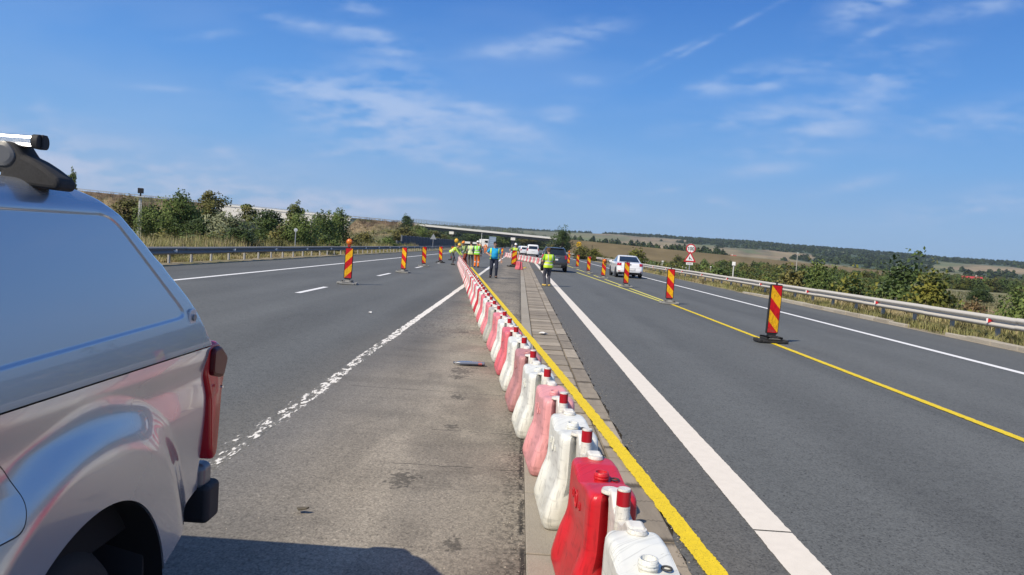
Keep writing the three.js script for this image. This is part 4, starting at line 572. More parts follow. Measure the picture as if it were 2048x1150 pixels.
// the connector: slab in the end grooves of two barriers, a round post, and a strap that hooks over the nearer top
const connG = (() => { // seen from the side: a web filling the gap, a lobe on the far top, a tongue on the near top, the post in the middle
  const web = extr(roundPoly([[-.175, .05], [.175, .05], [.175, .42], [.19, .50], [.235, .553], [.235, .572], [.17, .575], [.10, .528], [.03, .518], [-.03, .518], [-.09, .53], [-.15, .578], [-.235, .574], [-.235, .556], [-.19, .53], [-.175, .44]], .012, 3), .072, .012, { seg: 3 }); web.rotateY(-PI / 2); web.translate(.036, 0, 0);
  return join([web, at(new THREE.CylinderGeometry(.040, .044, .016, 22), -.012, .572, -.225), at(new THREE.CylinderGeometry(.036, .042, .016, 22), .012, .571, .235), cyl(.034, .0275, .19, 0, .562, 0, 24), at(new THREE.CylinderGeometry(.026, .0285, .010, 24), 0, .655, 0)]); })();
const embossG = join([...[[-.12, .425, .035], [.085, .425, .03]].flatMap(([z, y, w]) => [-1, 1].flatMap(s => [rbox(.006, .006, w, .002, s * .117, y + w / 2, z), rbox(.006, .006, w, .002, s * .117, y - w / 2, z), rbox(.006, w, .006, .002, s * .117, y, z + w / 2), rbox(.006, w, .006, .002, s * .117, y, z - w / 2)])), ...[-1, 1].map(s => at(new THREE.TorusGeometry(.035, .004, 6, 22).scale(.8, 1.2, 1), s * .117, .425, -.02, 0, PI / 2)), ...[-1, 1].map(s => at(new THREE.TorusGeometry(.016, .004, 6, 16, PI), s * .117, .43, -.02, 0, PI / 2))]);
const bandG = at(new THREE.CylinderGeometry(.0300, .0300, .064, 24, 1, true), 0, .619, 0);
const M_conn = plastic(.78, .77, .73), M_band = std(.42, .008, .018, .35), M_capDark = std(.05, .05, .05, .7);
const barrierKinds = {};
function barrier(kind, x, d, turn, label, group, o = {}) {
  if (barrierKinds[kind + !o.noPost]) { const r = copyOf(barrierKinds[kind + !o.noPost], x, 0, -d, turn, label, group); if (!group) delete r.userData.group; return r; }
  const t = thing('plastic_barrier', label, 'barrier', x, 0, -d, turn, group);
  part('barrier_shell', shellG, BM[kind], t); part('filler_neck', neckG, BM[kind], t); part('cap_tether', capLoop, M_capDark, t); part('embossed_mark', embossG, BM[kind], t);
  if (!o.noPost) { const c = part('connector_post', connG, M_conn, t); c.position.set(0, 0, -.5); part('reflective_band', bandG, M_band, c); }
  return barrierKinds[kind + !o.noPost] = t;
}
{
  const bx = d => d < 6 ? .60 - .047 * (d - 1.4) - .004 * (d - 1.4) ** 2 : .60 - .047 * 4.6 - .004 * 21.16 - .0965 * (d - 6) * (d > 12 ? 1 : .94);
  const seq = ['white', 'red', 'white', 'faded', 'white', 'dull', 'white', 'rose', 'white', 'pink', 'grey', 'pink', 'white', 'rose', 'cream', 'red'];
  const nm = { white: 'white', red: 'bright red', faded: 'faded light pink', dull: 'dull greyish pink', rose: 'rose red', pink: 'pink', grey: 'dirty grey', cream: 'off-white' };
  const nth = k => k === 1 ? 'nearest' : k + (k % 100 > 10 && k % 100 < 14 ? 'th' : ['th', 'st', 'nd', 'rd'][k % 10] || 'th') + ' from the camera';
  const R = rng(17), place = [];
  for (let k = -1; k < 52; k++) { let kind = k < 0 ? 'red' : seq[k] ?? (k % 2 ? ['pink', 'rose', 'faded', 'red'][R() * 4 | 0] : R() < .8 ? 'white' : 'cream'); const d = 2.575 + k, a = Math.atan2(bx(d + .5) - bx(d - .5), 1);
    const others = seq.filter(q => q === kind).length;
    barrier(kind, bx(d) + .012 * (R() - .5), d, -a * 1 * 1 + .02 * (R() - .5), k < 0 ? 'bright red plastic barrier just below the bottom edge of the picture' : kind === 'red' && k === 1 ? 'glossy bright red barrier right behind the nearest white one' : kind === 'grey' ? 'dirty grey barrier, the only grey one in the long row' : kind === 'dull' ? 'dull greyish pink barrier between two white ones, 6th from the camera' : `${nm[kind]} plastic barrier of the long row, ${nth(k + 1)}`); }
  // the row that closes the right-hand lane farther on
  for (let k = 0; k < 28; k++) { const f = k / 27, d = lerp(69.4, 101, f), x = 2.55 - 4.35 * f ** .9, kind = k % 2 ? ['pink', 'rose', 'faded'][k % 3] : 'white'; barrier(kind, x, d, .16, k % 2 ? 'pink barrier of the far row that bars the lane' : 'white barrier of the far row that bars the lane', k % 2 ? 'pink barriers of the far row' : 'white barriers of the far row'); }
  barrier('rose', .03, 51.4, .42, 'lone rose red barrier standing askew on the median by the striped panel', null, { noPost: true });
}
// ---------------------------------------------------------------- vehicles. A shell is a stack of rounded plan outlines: z+ is the front, z- the tail
function shell(levels) {
  const Y = levels.map(l => l[0]);
  const ev = (y, c) => { let k = 0; while (k < Y.length - 2 && y > Y[k + 1]) k++; const t = clamp((y - Y[k]) / (Y[k + 1] - Y[k])), m = i => { const a = max(0, i - 1), b = min(Y.length - 1, i + 1); return (levels[b][c] - levels[a][c]) / (Y[b] - Y[a]); }, h = Y[k + 1] - Y[k], p0 = levels[k][c], p1 = levels[k + 1][c]; let m0 = m(k), m1 = m(k + 1); const sl = (p1 - p0) / h; if (m0 * sl <= 0) m0 = 0; else m0 = Math.sign(sl) * min(abs(m0), 3 * abs(sl)); if (m1 * sl <= 0) m1 = 0; else m1 = Math.sign(sl) * min(abs(m1), 3 * abs(sl)); const t2 = t * t, t3 = t2 * t; return (2 * t3 - 3 * t2 + 1) * p0 + (t3 - 2 * t2 + t) * h * m0 + (-2 * t3 + 3 * t2) * p1 + (t3 - t2) * h * m1; };
  const w = y => ev(y, 1), zf = y => ev(y, 2), zr = y => ev(y, 3), rc = y => levels[0].length > 4 ? ev(y, 4) : .2;
  const S = { w, zf, zr, rc };
  S.rear = (a, y) => { const W = w(y), r = min(rc(y), W), x = a * W, e = max(0, abs(x) - (W - r)) / r; return [x, y, zr(y) + r * (1 - sqrt(max(0, 1 - e * e))) + .04 * a * a]; };
  S.front = (a, y) => { const W = w(y), r = min(rc(y) * 1.3, W), x = a * W, e = max(0, abs(x) - (W - r)) / r; return [x, y, zf(y) - r * (1 - sqrt(max(0, 1 - e * e))) - .06 * a * a]; };
  S.side = (s, t, y) => { const a = zr(y) + rc(y) + .04, b = zf(y) - rc(y) * 1.3 - .06; return [s * w(y), y, lerp(a, b, t)]; };
  const y0 = Y[0], y1 = Y[Y.length - 1];
  S.body = () => { const NV = 46, NR = 18, NS = 40, pts = y => { const o = []; for (let i = 0; i <= NR; i++) o.push(S.rear(-cos(PI * i / NR), y)); for (let i = 1; i < NS; i++) o.push(S.side(1, i / NS, y)); for (let i = 0; i <= NR; i++) o.push(S.front(cos(PI * i / NR), y)); for (let i = 1; i < NS; i++) o.push(S.side(-1, 1 - i / NS, y)); o.push(o[0]); return o; };
    const rows = []; for (let j = 0; j <= NV; j++) rows.push(pts(lerp(y0, y1, j / NV))); const last = rows[NV], c = [0, y1, (zf(y1) + zr(y1)) / 2]; for (const k of [.8, .4, 0]) rows.push(last.map(p => [p[0] * k, y1 + (1 - k) * .015, lerp(c[2], p[2], k)]));
    return grid(rows[0].length - 1, rows.length - 1, (u, v, i, j) => rows[j][i], { flip: true }); };
  S.patch = (face, a0, a1, ya, yb, off = .004, n = 8, s = 1) => { const f = face === 'side' ? (a, y) => S.side(s, a, y) : (a, y) => S[face](a, y); const P = (u, v) => { const a = lerp(typeof a0 === 'function' ? a0(v) : a0, typeof a1 === 'function' ? a1(v) : a1, u), y = lerp(ya, yb, v), p = f(a, y), e = .004, pu = f(a + e, y), pv = f(a, y + e), n = V(pu[0] - p[0], pu[1] - p[1], pu[2] - p[2]).cross(V(pv[0] - p[0], pv[1] - p[1], pv[2] - p[2])).normalize(); const o = V(p[0], p[1] - (y0 + y1) / 2, p[2] - (face === 'side' ? p[2] : 0)); if (n.dot(o) < 0) n.negate(); const ed = min(u, 1 - u, v, 1 - v) < .001 ? 0 : off; const k = off; return [p[0] + n.x * k, p[1] + n.y * k, p[2] + n.z * k]; }; return grid(n, n, (u, v) => P(u, v), { flip: face === 'front' || (face === 'side' && s > 0) ? false : false }); };
  return S;
}
const M_glass = phys(.012, .015, .018, .06, { clearcoat: 1, clearcoatRoughness: .02 }), M_tyre = std(.018, .018, .018, .85), M_rim = std(.42, .43, .45, .35, { metalness: .8 }), M_trim = std(.03, .03, .032, .6), M_tail = phys(.42, .01, .015, .2, { clearcoat: 1 }), M_plate = std(.78, .78, .76, .5), M_chrome = std(.6, .6, .62, .2, { metalness: 1 });
const paint = (r, g, b, metal = 0) => phys(r, g, b, .42, { metalness: metal, clearcoat: 1, clearcoatRoughness: .04 });
function wheel(t, x, z, r, w, s) {
  const tyre = part('tyre', at(new THREE.TorusGeometry(r - .085, .085, 12, 40).scale(1, 1, w / .17), 0, 0, 0, 0, PI / 2), M_tyre, t); tyre.position.set(x, r, z);
  const list = [at(new THREE.CylinderGeometry(r - .10, r - .10, w * .5, 28), 0, 0, 0, 0, 0, PI / 2)]; for (let k = 0; k < 5; k++) list.push(box(w * .62, .07, (r - .11) * 1.9, 0, 0, 0, k * PI / 5)); list.push(at(new THREE.CylinderGeometry(.06, .06, w * .75, 16), 0, 0, 0, 0, 0, PI / 2));
  const rim = part('rim', join(list), M_rim, t); rim.position.set(x, r, z);
}
function car(name, label, x, d, turn, o) {
  const t = thing(name, label, o.cat || 'car', x, 0, -d, turn), S = shell(o.levels), P = o.paint;
  part('body', S.body(), P, t);
  const win = (n, g, m = M_glass) => part(n, g, m, t);
  win('rear_window', S.patch('rear', o.rw[0], o.rw[1], o.rw[2], o.rw[3], .006, 10));
  for (const s of [-1, 1]) for (const [a, b, y0, y1, sl, sr] of o.sw) win('side_window', S.patch('side', v => a + sl * v, v => b + sr * v, y0, y1, .006, 8, s));
  win('windscreen', S.patch('front', -.86, .86, o.fw[0], o.fw[1], .006, 10));
  for (const [a0, a1, y0, y1] of o.tails) { part('tail_light', S.patch('rear', a0, a1, y0, y1, .012, 6), M_tail, t); part('tail_light', S.patch('rear', -a1, -a0, y0, y1, .012, 6), M_tail, t); }
  for (const s of [-1, 1]) part('headlight', S.patch('front', s * .62, s * .95, o.hl[0], o.hl[1], .008, 5), M_chrome, t);
  const pz = S.rear(0, o.plate)[2]; part('licence_plate', rbox(.50, .11, .02, .006, 0, o.plate, pz - .015), M_plate, t);
  part('rear_bumper', S.patch('rear', -.99, .99, o.levels[0][0], o.levels[0][0] + .16, .012, 14), M_trim, t);
  for (const q of o.extra || []) q(t, S);
  const ww = o.levels[2][1];
  for (const [z, r] of o.axles) for (const s of [-1, 1]) { part('wheel_arch', at(new THREE.CylinderGeometry(r + .07, r + .07, .05, 36, 1), s * (ww - .012), r + .02, z, 0, 0, PI / 2), M_trim, t); wheel(t, s * (ww - .085), z, r, .2, s); }
  for (const s of [-1, 1]) { const m = o.mirror; part('wing_mirror', rbox(.2, .15, .11, .04, s * (S.w(m[0]) + .11), m[0], m[1]), o.mirrorMat || P, t); }
  return t;
}
const M_carWhite = paint(.82, .83, .84), M_grey = paint(.045, .047, .052, .3);
{
  // white saloon in the right-hand lane, seen from behind. levels: y, half width, front z, rear z, corner
  car('saloon_car', 'white saloon car driving away in the right-hand lane beside the striped panels', 7.35, 51, PI + .01, {
    paint: M_carWhite, levels: [[.22, .80, 2.0, -1.98, .28], [.34, .855, 2.12, -2.1, .25], [.5, .865, 2.14, -2.13, .22], [.72, .868, 2.08, -2.08, .2], [.9, .855, 1.7, -2.04, .18], [.985, .83, 1.15, -1.98, .18], [1.03, .80, .95, -1.62, .2], [1.2, .735, .55, -1.24, .2], [1.4, .655, .12, -.78, .2], [1.475, .60, -.12, -.52, .2]],
    rw: [-.86, .86, 1.05, 1.40], sw: [[.06, .47, 1.03, 1.38, .03, -.02], [.51, .9, 1.03, 1.38, 0, -.10]], fw: [1.02, 1.42], tails: [[.70, .995, .80, .97]], hl: [.62, .78], plate: .56, axles: [[1.32, .31], [-1.3, .31]], mirror: [1.0, .85],
    extra: [(t, S) => { part('boot_seam', join([S.patch('rear', -.69, .69, .655, .662, .004, 8), S.patch('rear', -.695, -.688, .66, .97, .004, 6), S.patch('rear', .688, .695, .66, .97, .004, 6)]), M_trim, t); part('badge', rbox(.12, .09, .02, .02, 0, .88, S.rear(0, .88)[2] - .005), M_chrome, t); part('plate_recess', S.patch('rear', -.42, .42, .47, .65, .004, 6), std(.55, .56, .57, .5), t); part('lower_bumper', S.patch('rear', -.9, .9, .24, .33, .02, 12), M_trim, t); for (const s of [-1, 1]) part('bumper_reflector', S.patch('rear', s * .75, s * .92, .42, .46, .006, 4), M_tail, t); part('exhaust', cyl(.03, .03, .2, .5, .24, -2.06, 10, PI / 2), M_chrome, t); part('aerial', bar(V(0, 1.47, -.5), V(0, 1.64, -.72), .006, 6), M_trim, t); }],
  });
  // dark grey SUV in the left lane of the right carriageway
  const suv = car('suv', 'dark grey SUV driving away beyond the worker in the yellow vest', 2.5, 53.5, PI - .02, {
    cat: 'car', paint: M_grey, levels: [[.30, .80, 1.95, -1.98, .25], [.45, .89, 2.08, -2.1, .22], [.66, .905, 2.1, -2.13, .2], [.9, .90, 2.06, -2.1, .18], [1.06, .88, 1.75, -2.06, .18], [1.14, .86, 1.05, -2.02, .18], [1.35, .80, .62, -1.92, .18], [1.56, .72, .2, -1.78, .2], [1.66, .66, -.05, -1.62, .22], [1.69, .58, -.3, -1.45, .25]],
    rw: [-.84, .84, 1.17, 1.57], sw: [[.05, .2, 1.17, 1.5, .03, 0], [.23, .52, 1.15, 1.55, 0, 0], [.55, .88, 1.15, 1.55, 0, -.12]], fw: [1.16, 1.6], tails: [[.80, .995, .92, 1.16]], hl: [.78, .98], plate: .86, axles: [[1.33, .35], [-1.34, .35]], mirror: [1.14, .7], mirrorMat: M_trim,
    extra: [(t, S) => { for (const s of [-1, 1]) part('roof_rail', join([bar(V(s * .60, 1.72, -1.3), V(s * .62, 1.73, .1), .022, 8), ...[-1.25, -.6, .05].map(z => bar(V(s * .60, 1.66, z), V(s * .60, 1.72, z), .02, 6))]), M_chrome, t); part('tailgate_trim', rbox(.75, .05, .03, .012, 0, .99, -2.11), M_chrome, t); part('badge', rbox(.16, .10, .02, .02, 0, 1.07, -2.09), M_chrome, t); part('skid_plate', S.patch('rear', -.55, .55, .34, .50, .02, 8), M_chrome, t); part('spoiler', rbox(1.2, .05, .2, .02, 0, 1.64, -1.72), M_grey, t); part('wiper', bar(V(0, 1.2, -2.02), V(.4, 1.3, -1.965), .01, 5), M_trim, t); }],
  });
  // white van and the vehicles ahead of it
  const van = { paint: M_carWhite, levels: [[.28, .84, 2.1, -2.1, .16], [.45, .93, 2.25, -2.22, .14], [.8, .95, 2.25, -2.24, .12], [1.1, .95, 1.8, -2.22, .12], [1.25, .92, 1.45, -2.2, .12], [1.6, .87, .95, -2.16, .13], [1.88, .80, .55, -2.1, .15], [1.96, .70, .3, -2.0, .2]], rw: [-.78, .78, 1.24, 1.72], sw: [[.62, .92, 1.2, 1.7, 0, -.08]], fw: [1.2, 1.8], tails: [[.84, .99, .95, 1.4]], hl: [.75, .98], plate: .92, axles: [[1.5, .34], [-1.45, .34]], mirror: [1.25, 1.1], mirrorMat: M_trim };
  car('white_van', 'white van with a wide dark rear window behind the far barrier row', 2.05, 121, PI + .04, van);
  car('white_car', 'white car half hidden to the left of the white van', .62, 134, PI + .2, { ...van, levels: van.levels.map(l => [l[0] * .84, l[1] * .95, l[2], l[3] * .95, l[4]]), rw: [-.8, .8, 1.06, 1.42], sw: [[.1, .5, 1.02, 1.4, 0, 0], [.54, .9, 1.02, 1.4, 0, -.08]], fw: [1.02, 1.5], tails: [[.8, .99, .82, 1.1]], hl: [.65, .82], plate: .72, mirror: [1.06, 1.0] });
  car('dark_car', 'black car ahead of the white van, left of the small white car', -.35, 142, PI + .1, { ...van, paint: paint(.012, .012, .014), levels: van.levels.map(l => [l[0] * .80, l[1] * .95, l[2], l[3] * .95, l[4]]), rw: [-.8, .8, 1.02, 1.36], sw: [[.1, .5, 1.0, 1.34, 0, 0], [.54, .9, 1.0, 1.34, 0, -.08]], fw: [1.0, 1.45], tails: [[.8, .99, .8, 1.05]], hl: [.65, .8], plate: .7, mirror: [1.02, 1.0] });
  { // white flatbed lorry with a mast far behind the workers
    const t = thing('works_lorry', 'white works lorry with a mast far behind the workers', 'lorry', -12, 0, -205, PI / 2 - .15), W = std(.72, .72, .70, .5);
    part('cab', rbox(2.2, 2.1, 1.9, .18, 0, 1.75, 2.6, 0, 0, 0, 4), W, t); part('windscreen', rbox(1.9, .8, .05, .02, 0, 2.1, 3.55), M_glass, t); for (const s of [-1, 1]) part('side_window', rbox(.05, .7, .9, .02, s * 1.09, 2.1, 2.9), M_glass, t);
    part('load_bed', rbox(2.2, .55, 5.2, .04, 0, 1.55, -1.1), W, t); part('chassis', rbox(.9, .3, 6.8, .03, 0, .95, 0), M_trim, t); part('mast', bar(V(.4, 1.6, 1.2), V(.4, 4.6, 1.2), .06, 8), W, t); part('crane_box', rbox(.9, .9, .7, .08, 0, 2.3, 1.1), W, t);
    for (const z of [2.3, -2.2]) for (const s of [-1, 1]) wheel(t, s * .95, z, .45, .28, s);
  }
}
// ---------------------------------------------------------------- the silver pickup with a hardtop, right beside the camera, tail towards the road ahead
{
  const t = thing('pickup_truck', 'silver white pickup truck with a hardtop canopy and roof bars in the left foreground', 'pickup truck');
  const PT = phys(.45, .485, .54, .25, { metalness: .6, clearcoat: 1, clearcoatRoughness: .015 });
  const X0 = -1.2, XC = -2.1, wc = { d: 2.165, y: .34, r: .44 };
  // --- bed side: x as a function of (d, y); both sides
  const tailD = y => 3.0 - .05 * sstep(.75, .45, y) * 0 + .02 * sstep(1.16, .9, y);
  const lower = d => { let y = .40 + .17 * sstep(2.5, 3.02, d); if (d < 1.5) y = .40; const q = wc.r ** 2 - (d - wc.d) ** 2; if (q > 0) y = max(y, wc.y + sqrt(q)); return y; };
  const bedInset = (d, y) => {
    const rad = Math.hypot(d - wc.d, (y - wc.y) * .96), flare = sstep(.745, .575, rad) * .052;         // bulged wheel arch
    let q = .036 - flare + .022 * sstep(.95, .55, y) - .016 * sstep(1.02, 1.15, y);                   // side leans in a little at the top and the bottom
    const e = clamp((d - 2.955) / .115); q += .11 * (1 - sqrt(max(0, 1 - e * e)));                     // rounded towards the tail
    return q;
  };
  const ds = []; for (let d = 1.38; d < 1.66; d += .03) ds.push(d); for (let k = 0; k <= 48; k++) ds.push(wc.d - wc.r * cos(PI * k / 48)); for (let d = 2.615; d < 2.95; d += .02) ds.push(d); for (let k = 0; k <= 14; k++) ds.push(2.955 + .115 * sin(k / 14 * PI / 2)); ds.sort((a, b) => a - b);
  const sideMesh = s => grid(ds.length - 1, 56, (u, v, i) => { const d = ds[i], y = lerp(lower(d), 1.16, v), x = X0 - bedInset(d, y); return [s > 0 ? x : 2 * XC - x, y, -d, d, y]; }, { flip: s < 0 });
  part('bed_side', sideMesh(1), PT, t); part('bed_side', sideMesh(-1), PT, t);
  const tg = part('tailgate', grid(24, 16, (u, v) => { const y = lerp(.56, 1.15, v), w = .795, x = XC + lerp(-w, w, u); return [x, y, -(3.066 + .012 * sin(PI * v))]; }, { flip: true }), PT, t); part('tailgate_handle', rbox(.3, .09, .03, .015, XC, 1.02, -3.085), M_trim, tg); part('licence_plate', rbox(.5, .11, .015, .005, XC, .66, -3.09), M_plate, t);
  // wheel arch liner, return lip, wheels
  const lip = s => grid(48, 2, (u, v) => { const a = PI * u, d = wc.d - wc.r * cos(a), y = max(.4, wc.y + wc.r * sin(a)), x = X0 - bedInset(d, y) - v * .022; return [s > 0 ? x : 2 * XC - x, y, -d]; });
  const liner = s => grid(40, 3, (u, v) => { const a = PI * u, d = wc.d - (wc.r - .002 + .03 * v) * cos(a), y = wc.y + (wc.r - .002 + .03 * v) * sin(a), x = X0 - .012 - v * .47; return [s > 0 ? x : 2 * XC - x, y, -d]; });
  for (const s of [1, -1]) { part('arch_lip', lip(s), PT, t); part('wheel_arch_liner', liner(s), std(.008, .008, .008, .95), t); }
  const trims = []; for (const s of [1, -1]) trims.push(box(.1, 1.0, 1.5, XC + s * .42, .75, -2.2)); trims.push(box(1.55, .12, 1.5, XC, .62, -2.2), box(1.66, .05, 1.6, XC, 1.14, -2.2)); part('bed_inside', join(trims), std(.008, .008, .008, .95), t);
  for (const s of [1, -1]) for (const z of [-wc.d, 1.05]) wheel(t, XC + s * .695, z, .32, .24, s);
  part('mud_flap', rbox(.28, .32, .012, .004, X0 - .22, .32, -2.60), M_trim, t); part('mud_flap', rbox(.28, .32, .012, .004, 2 * XC - X0 + .22, .32, -2.60), M_trim, t);
  part('chassis', join([box(.1, .14, 4.6, XC + .4, .42, -.5), box(.1, .14, 4.6, XC - .4, .42, -.5), bar(V(XC - .7, .335, -wc.d), V(XC + .7, .335, -wc.d), .06, 10), ball(.15, XC, .335, -wc.d)]), M_trim, t);
  // rear bumper: painted end piece above a black step with a rubber corner
  part('rear_bumper', extr(roundPoly([[-.84, -2.97], [-.84, -3.10], [-.5, -3.17], [.5, -3.17], [.84, -3.10], [.84, -2.97]].map(p => [p[0], p[1]]), .04, 4), .15, .02).rotateX(PI / 2).scale(1, 1, -1).translate(XC, .60, 0).scale(1, 1, 1), M_trim, t).scale.set(1, 1, 1);
  part('bumper_corner', rbox(.13, .165, .13, .026, X0 - .085, .487, -3.065, 0, 0, 0, 4), M_black, t); part('bumper_corner', rbox(.13, .165, .13, .026, 2 * XC - X0 + .085, .487, -3.065, 0, 0, 0, 4), M_black, t);
  part('bumper_end', rbox(.10, .11, .10, .03, X0 - .095, .60, -3.05, 0, 0, 0, 4), std(.16, .17, .18, .35, { metalness: .4 }), t);
  // tail lights: tall, wide at the top, tapering down
  const M_lens = phys(.46, .012, .02, .2, { clearcoat: .35, clearcoatRoughness: .05 }), M_lensDark = phys(.09, .003, .006, .3, { specularIntensity: .5 });
  const lightPts = [[2.955, 1.15], [3.03, 1.155], [3.105, 1.10], [3.118, 1.06], [3.085, .98], [3.075, .86], [3.062, .71], [3.045, .69], [3.024, .72], [3.0, .95], [2.945, 1.06]];
  for (const s of [1, -1]) {
    const g = extr(roundPoly(lightPts.map(p => [p[0], p[1]]), .018, 4), .17, .022, { seg: 4 }); g.rotateY(PI / 2); // x' = z, z' = -x
    g.translate(s > 0 ? X0 - .17 + .004 : 2 * XC - X0 - .004, 0, 0); const l = part('tail_light', toCreasedNormals(g, .9), M_lens, t);
    const h = extr(roundPoly([[2.967, 1.14], [3.025, 1.144], [3.092, 1.095], [3.06, 1.03], [2.962, 1.055]], .014, 4), .17, .012); h.rotateY(PI / 2); h.translate(s > 0 ? X0 - .17 + .012 : 2 * XC - X0 - .012, 0, 0); part('upper_lens', h, M_lensDark, l);
    part('lens_screw', at(new THREE.CylinderGeometry(.006, .006, .01, 12), s > 0 ? X0 + .004 : 2 * XC - X0 - .004, .985, -3.03, 0, 0, PI / 2), M_chrome, l);
  }
  // fuel flap on the camera side: a proud panel in a dark gap
  const flapOut = (grow) => roundPoly([[1.46 - grow, 1.08 + grow], [1.70 + grow * .5, 1.07 + grow], [1.78 + grow, 1.02 + grow * .5], [1.825 + grow, .92], [1.80 + grow, .852 - grow], [1.46 - grow, .832 - grow]], .05, 6);
  const onSide = (pts, off) => { const sh = new THREE.ShapeGeometry(new THREE.Shape(pts.map(p => new THREE.Vector2(...p))), 6); const p = sh.attributes.position; const g = sh; for (let i = 0; i < p.count; i++) { const d = p.getX(i), y = p.getY(i); p.setXYZ(i, X0 - bedInset(d, y) + off, y, -d); } g.computeVertexNormals(); return g; };
  const subdiv = (pts, off, n = 14) => { const c = [1.64, .95]; return grid(pts.length, n, (u, v, i) => { const q = pts[i % pts.length], d = lerp(c[0], q[0], 1 - v), y = lerp(c[1], q[1], 1 - v); return [X0 - bedInset(d, y) + off, y, -d]; }); };
  part('fuel_flap_gap', subdiv(flapOut(.0045), .0022), M_black, t); part('fuel_flap', subdiv(flapOut(0), .0042), PT, t);
  // --- hardtop canopy
  const rear = y => { const T = [[1.15, 3.01], [1.207, 2.985], [1.343, 2.878], [1.495, 2.69], [1.577, 2.575], [1.659, 2.462], [1.71, 2.36], [1.735, 2.26], [1.76, 2.06]]; let k = 0; while (k < T.length - 2 && y > T[k + 1][0]) k++; const a = T[max(0, k - 1)], b = T[k], c = T[k + 1], e = T[min(T.length - 1, k + 2)], s = clamp((y - b[0]) / (c[0] - b[0])); return .5 * ((2 * b[1]) + (c[1] - a[1]) * s + (2 * a[1] - 5 * b[1] + 4 * c[1] - e[1]) * s * s + (3 * b[1] - a[1] - 3 * c[1] + e[1]) * s ** 3); };
  const poly = roundPoly([[1.50, 1.262], [2.775, 1.300], [2.352, 1.662], [1.50, 1.655]], .075, 6);
  const sdPoly = (x, y) => { let d = 1e9, inside = false; for (let i = 0, j = poly.length - 1; i < poly.length; j = i++) { const [ax, ay] = poly[j], [bx, by] = poly[i], ex = bx - ax, ey = by - ay, wx = x - ax, wy = y - ay, q = clamp((wx * ex + wy * ey) / (ex * ex + ey * ey)); d = min(d, Math.hypot(wx - ex * q, wy - ey * q)); if ((ay > y) !== (by > y) && x < (bx - ax) * (y - ay) / (by - ay) + ax) inside = !inside; } return inside ? -d : d; };
  const sdRound = (x, y) => { const r = .055; let best = sdPoly(x, y); return best; };
  const canX = (d, y) => { let q = .012 + .105 * clamp((y - 1.165) / .55) ** 1.06; const s = sdRound(d, y); q += .0042 * sstep(.0035, -.004, s);
    const e = clamp((d - (rear(y) - .07)) / .07); q += .075 * (1 - sqrt(max(0, 1 - e * e))); const f = clamp((y - 1.655) / .09); q += .085 * (1 - sqrt(max(0, 1 - f * f * .985))); return X0 - q; };
  const cy = []; for (let k = 0; k <= 150; k++) cy.push(lerp(1.168, 1.66, k / 150)); for (let k = 1; k <= 14; k++) cy.push(1.66 + .085 * sin(k / 14 * PI / 2));
  const cu = []; for (let k = 0; k <= 220; k++) cu.push(k / 220 * .95); for (let k = 1; k <= 14; k++) cu.push(.95 + .05 * sin(k / 14 * PI / 2));
  const canSide = s => grid(cu.length - 1, cy.length - 1, (u, v, i, j) => { const y = cy[j], d = lerp(1.42, rear(y), cu[i]), x = canX(d, y); return [s > 0 ? x : 2 * XC - x, y, -d]; }, { flip: s < 0 });
  const cn = new THREE.Group(); cn.name = 'canopy'; t.add(cn);
  part('canopy_side', canSide(1), PT, cn); part('canopy_side', canSide(-1), PT, cn);
  part('canopy_roof', grid(30, 30, (u, v) => { const d = lerp(1.42, rear(1.745), v), xe = canX(d, 1.745), x = lerp(xe, 2 * XC - xe, u), b = sin(PI * u) ** .7; return [x, 1.745 + .013 * b, -d - 0 * b]; }, { flip: true }), PT, cn);
  part('canopy_rear', grid(20, 30, (u, v) => { const y = lerp(1.168, 1.745, v), d = rear(y), xe = canX(d, y), x = lerp(xe, 2 * XC - xe, u); return [x, y + .013 * sin(PI * u) ** .7 * v, -d - .02 * sin(PI * u)]; }, { flip: false }), PT, cn);
  part('canopy_window', grid(12, 12, (u, v) => { const y = lerp(1.27, 1.66, v), d = rear(y), x = XC + lerp(-.62, .62, u) * (1 - .12 * v); return [x, y + .012, -d - .032]; }), M_glass, cn);
  part('canopy_front', grid(12, 10, (u, v) => { const y = lerp(1.168, 1.745, v), xe = canX(1.42, y); return [lerp(xe, 2 * XC - xe, u), y, -1.42]; }), PT, cn);
  part('canopy_seal', join([box(1.68, .016, 1.5, XC, 1.164, -2.15)]), M_black, cn);
  // lock on the canopy's rear corner
  { const g = extr(roundPoly([[-.02, -.024], [.02, -.024], [.02, .024], [-.02, .024]], .012, 5), .010, .003); g.rotateY(PI / 2); const l = part('canopy_lock', g, std(.62, .64, .66, .3, { metalness: .3 }), cn); const d = 2.835, y = 1.292; l.scale.set(1, 1.25, 1.25); l.position.set(canX(d - .03, y) - .003, y, -d + .025); part('lock_cylinder', at(new THREE.CylinderGeometry(.010, .010, .006, 16), .012, 0, 0, 0, 0, PI / 2), std(.28, .30, .33, .3, { metalness: .7 }), l); }
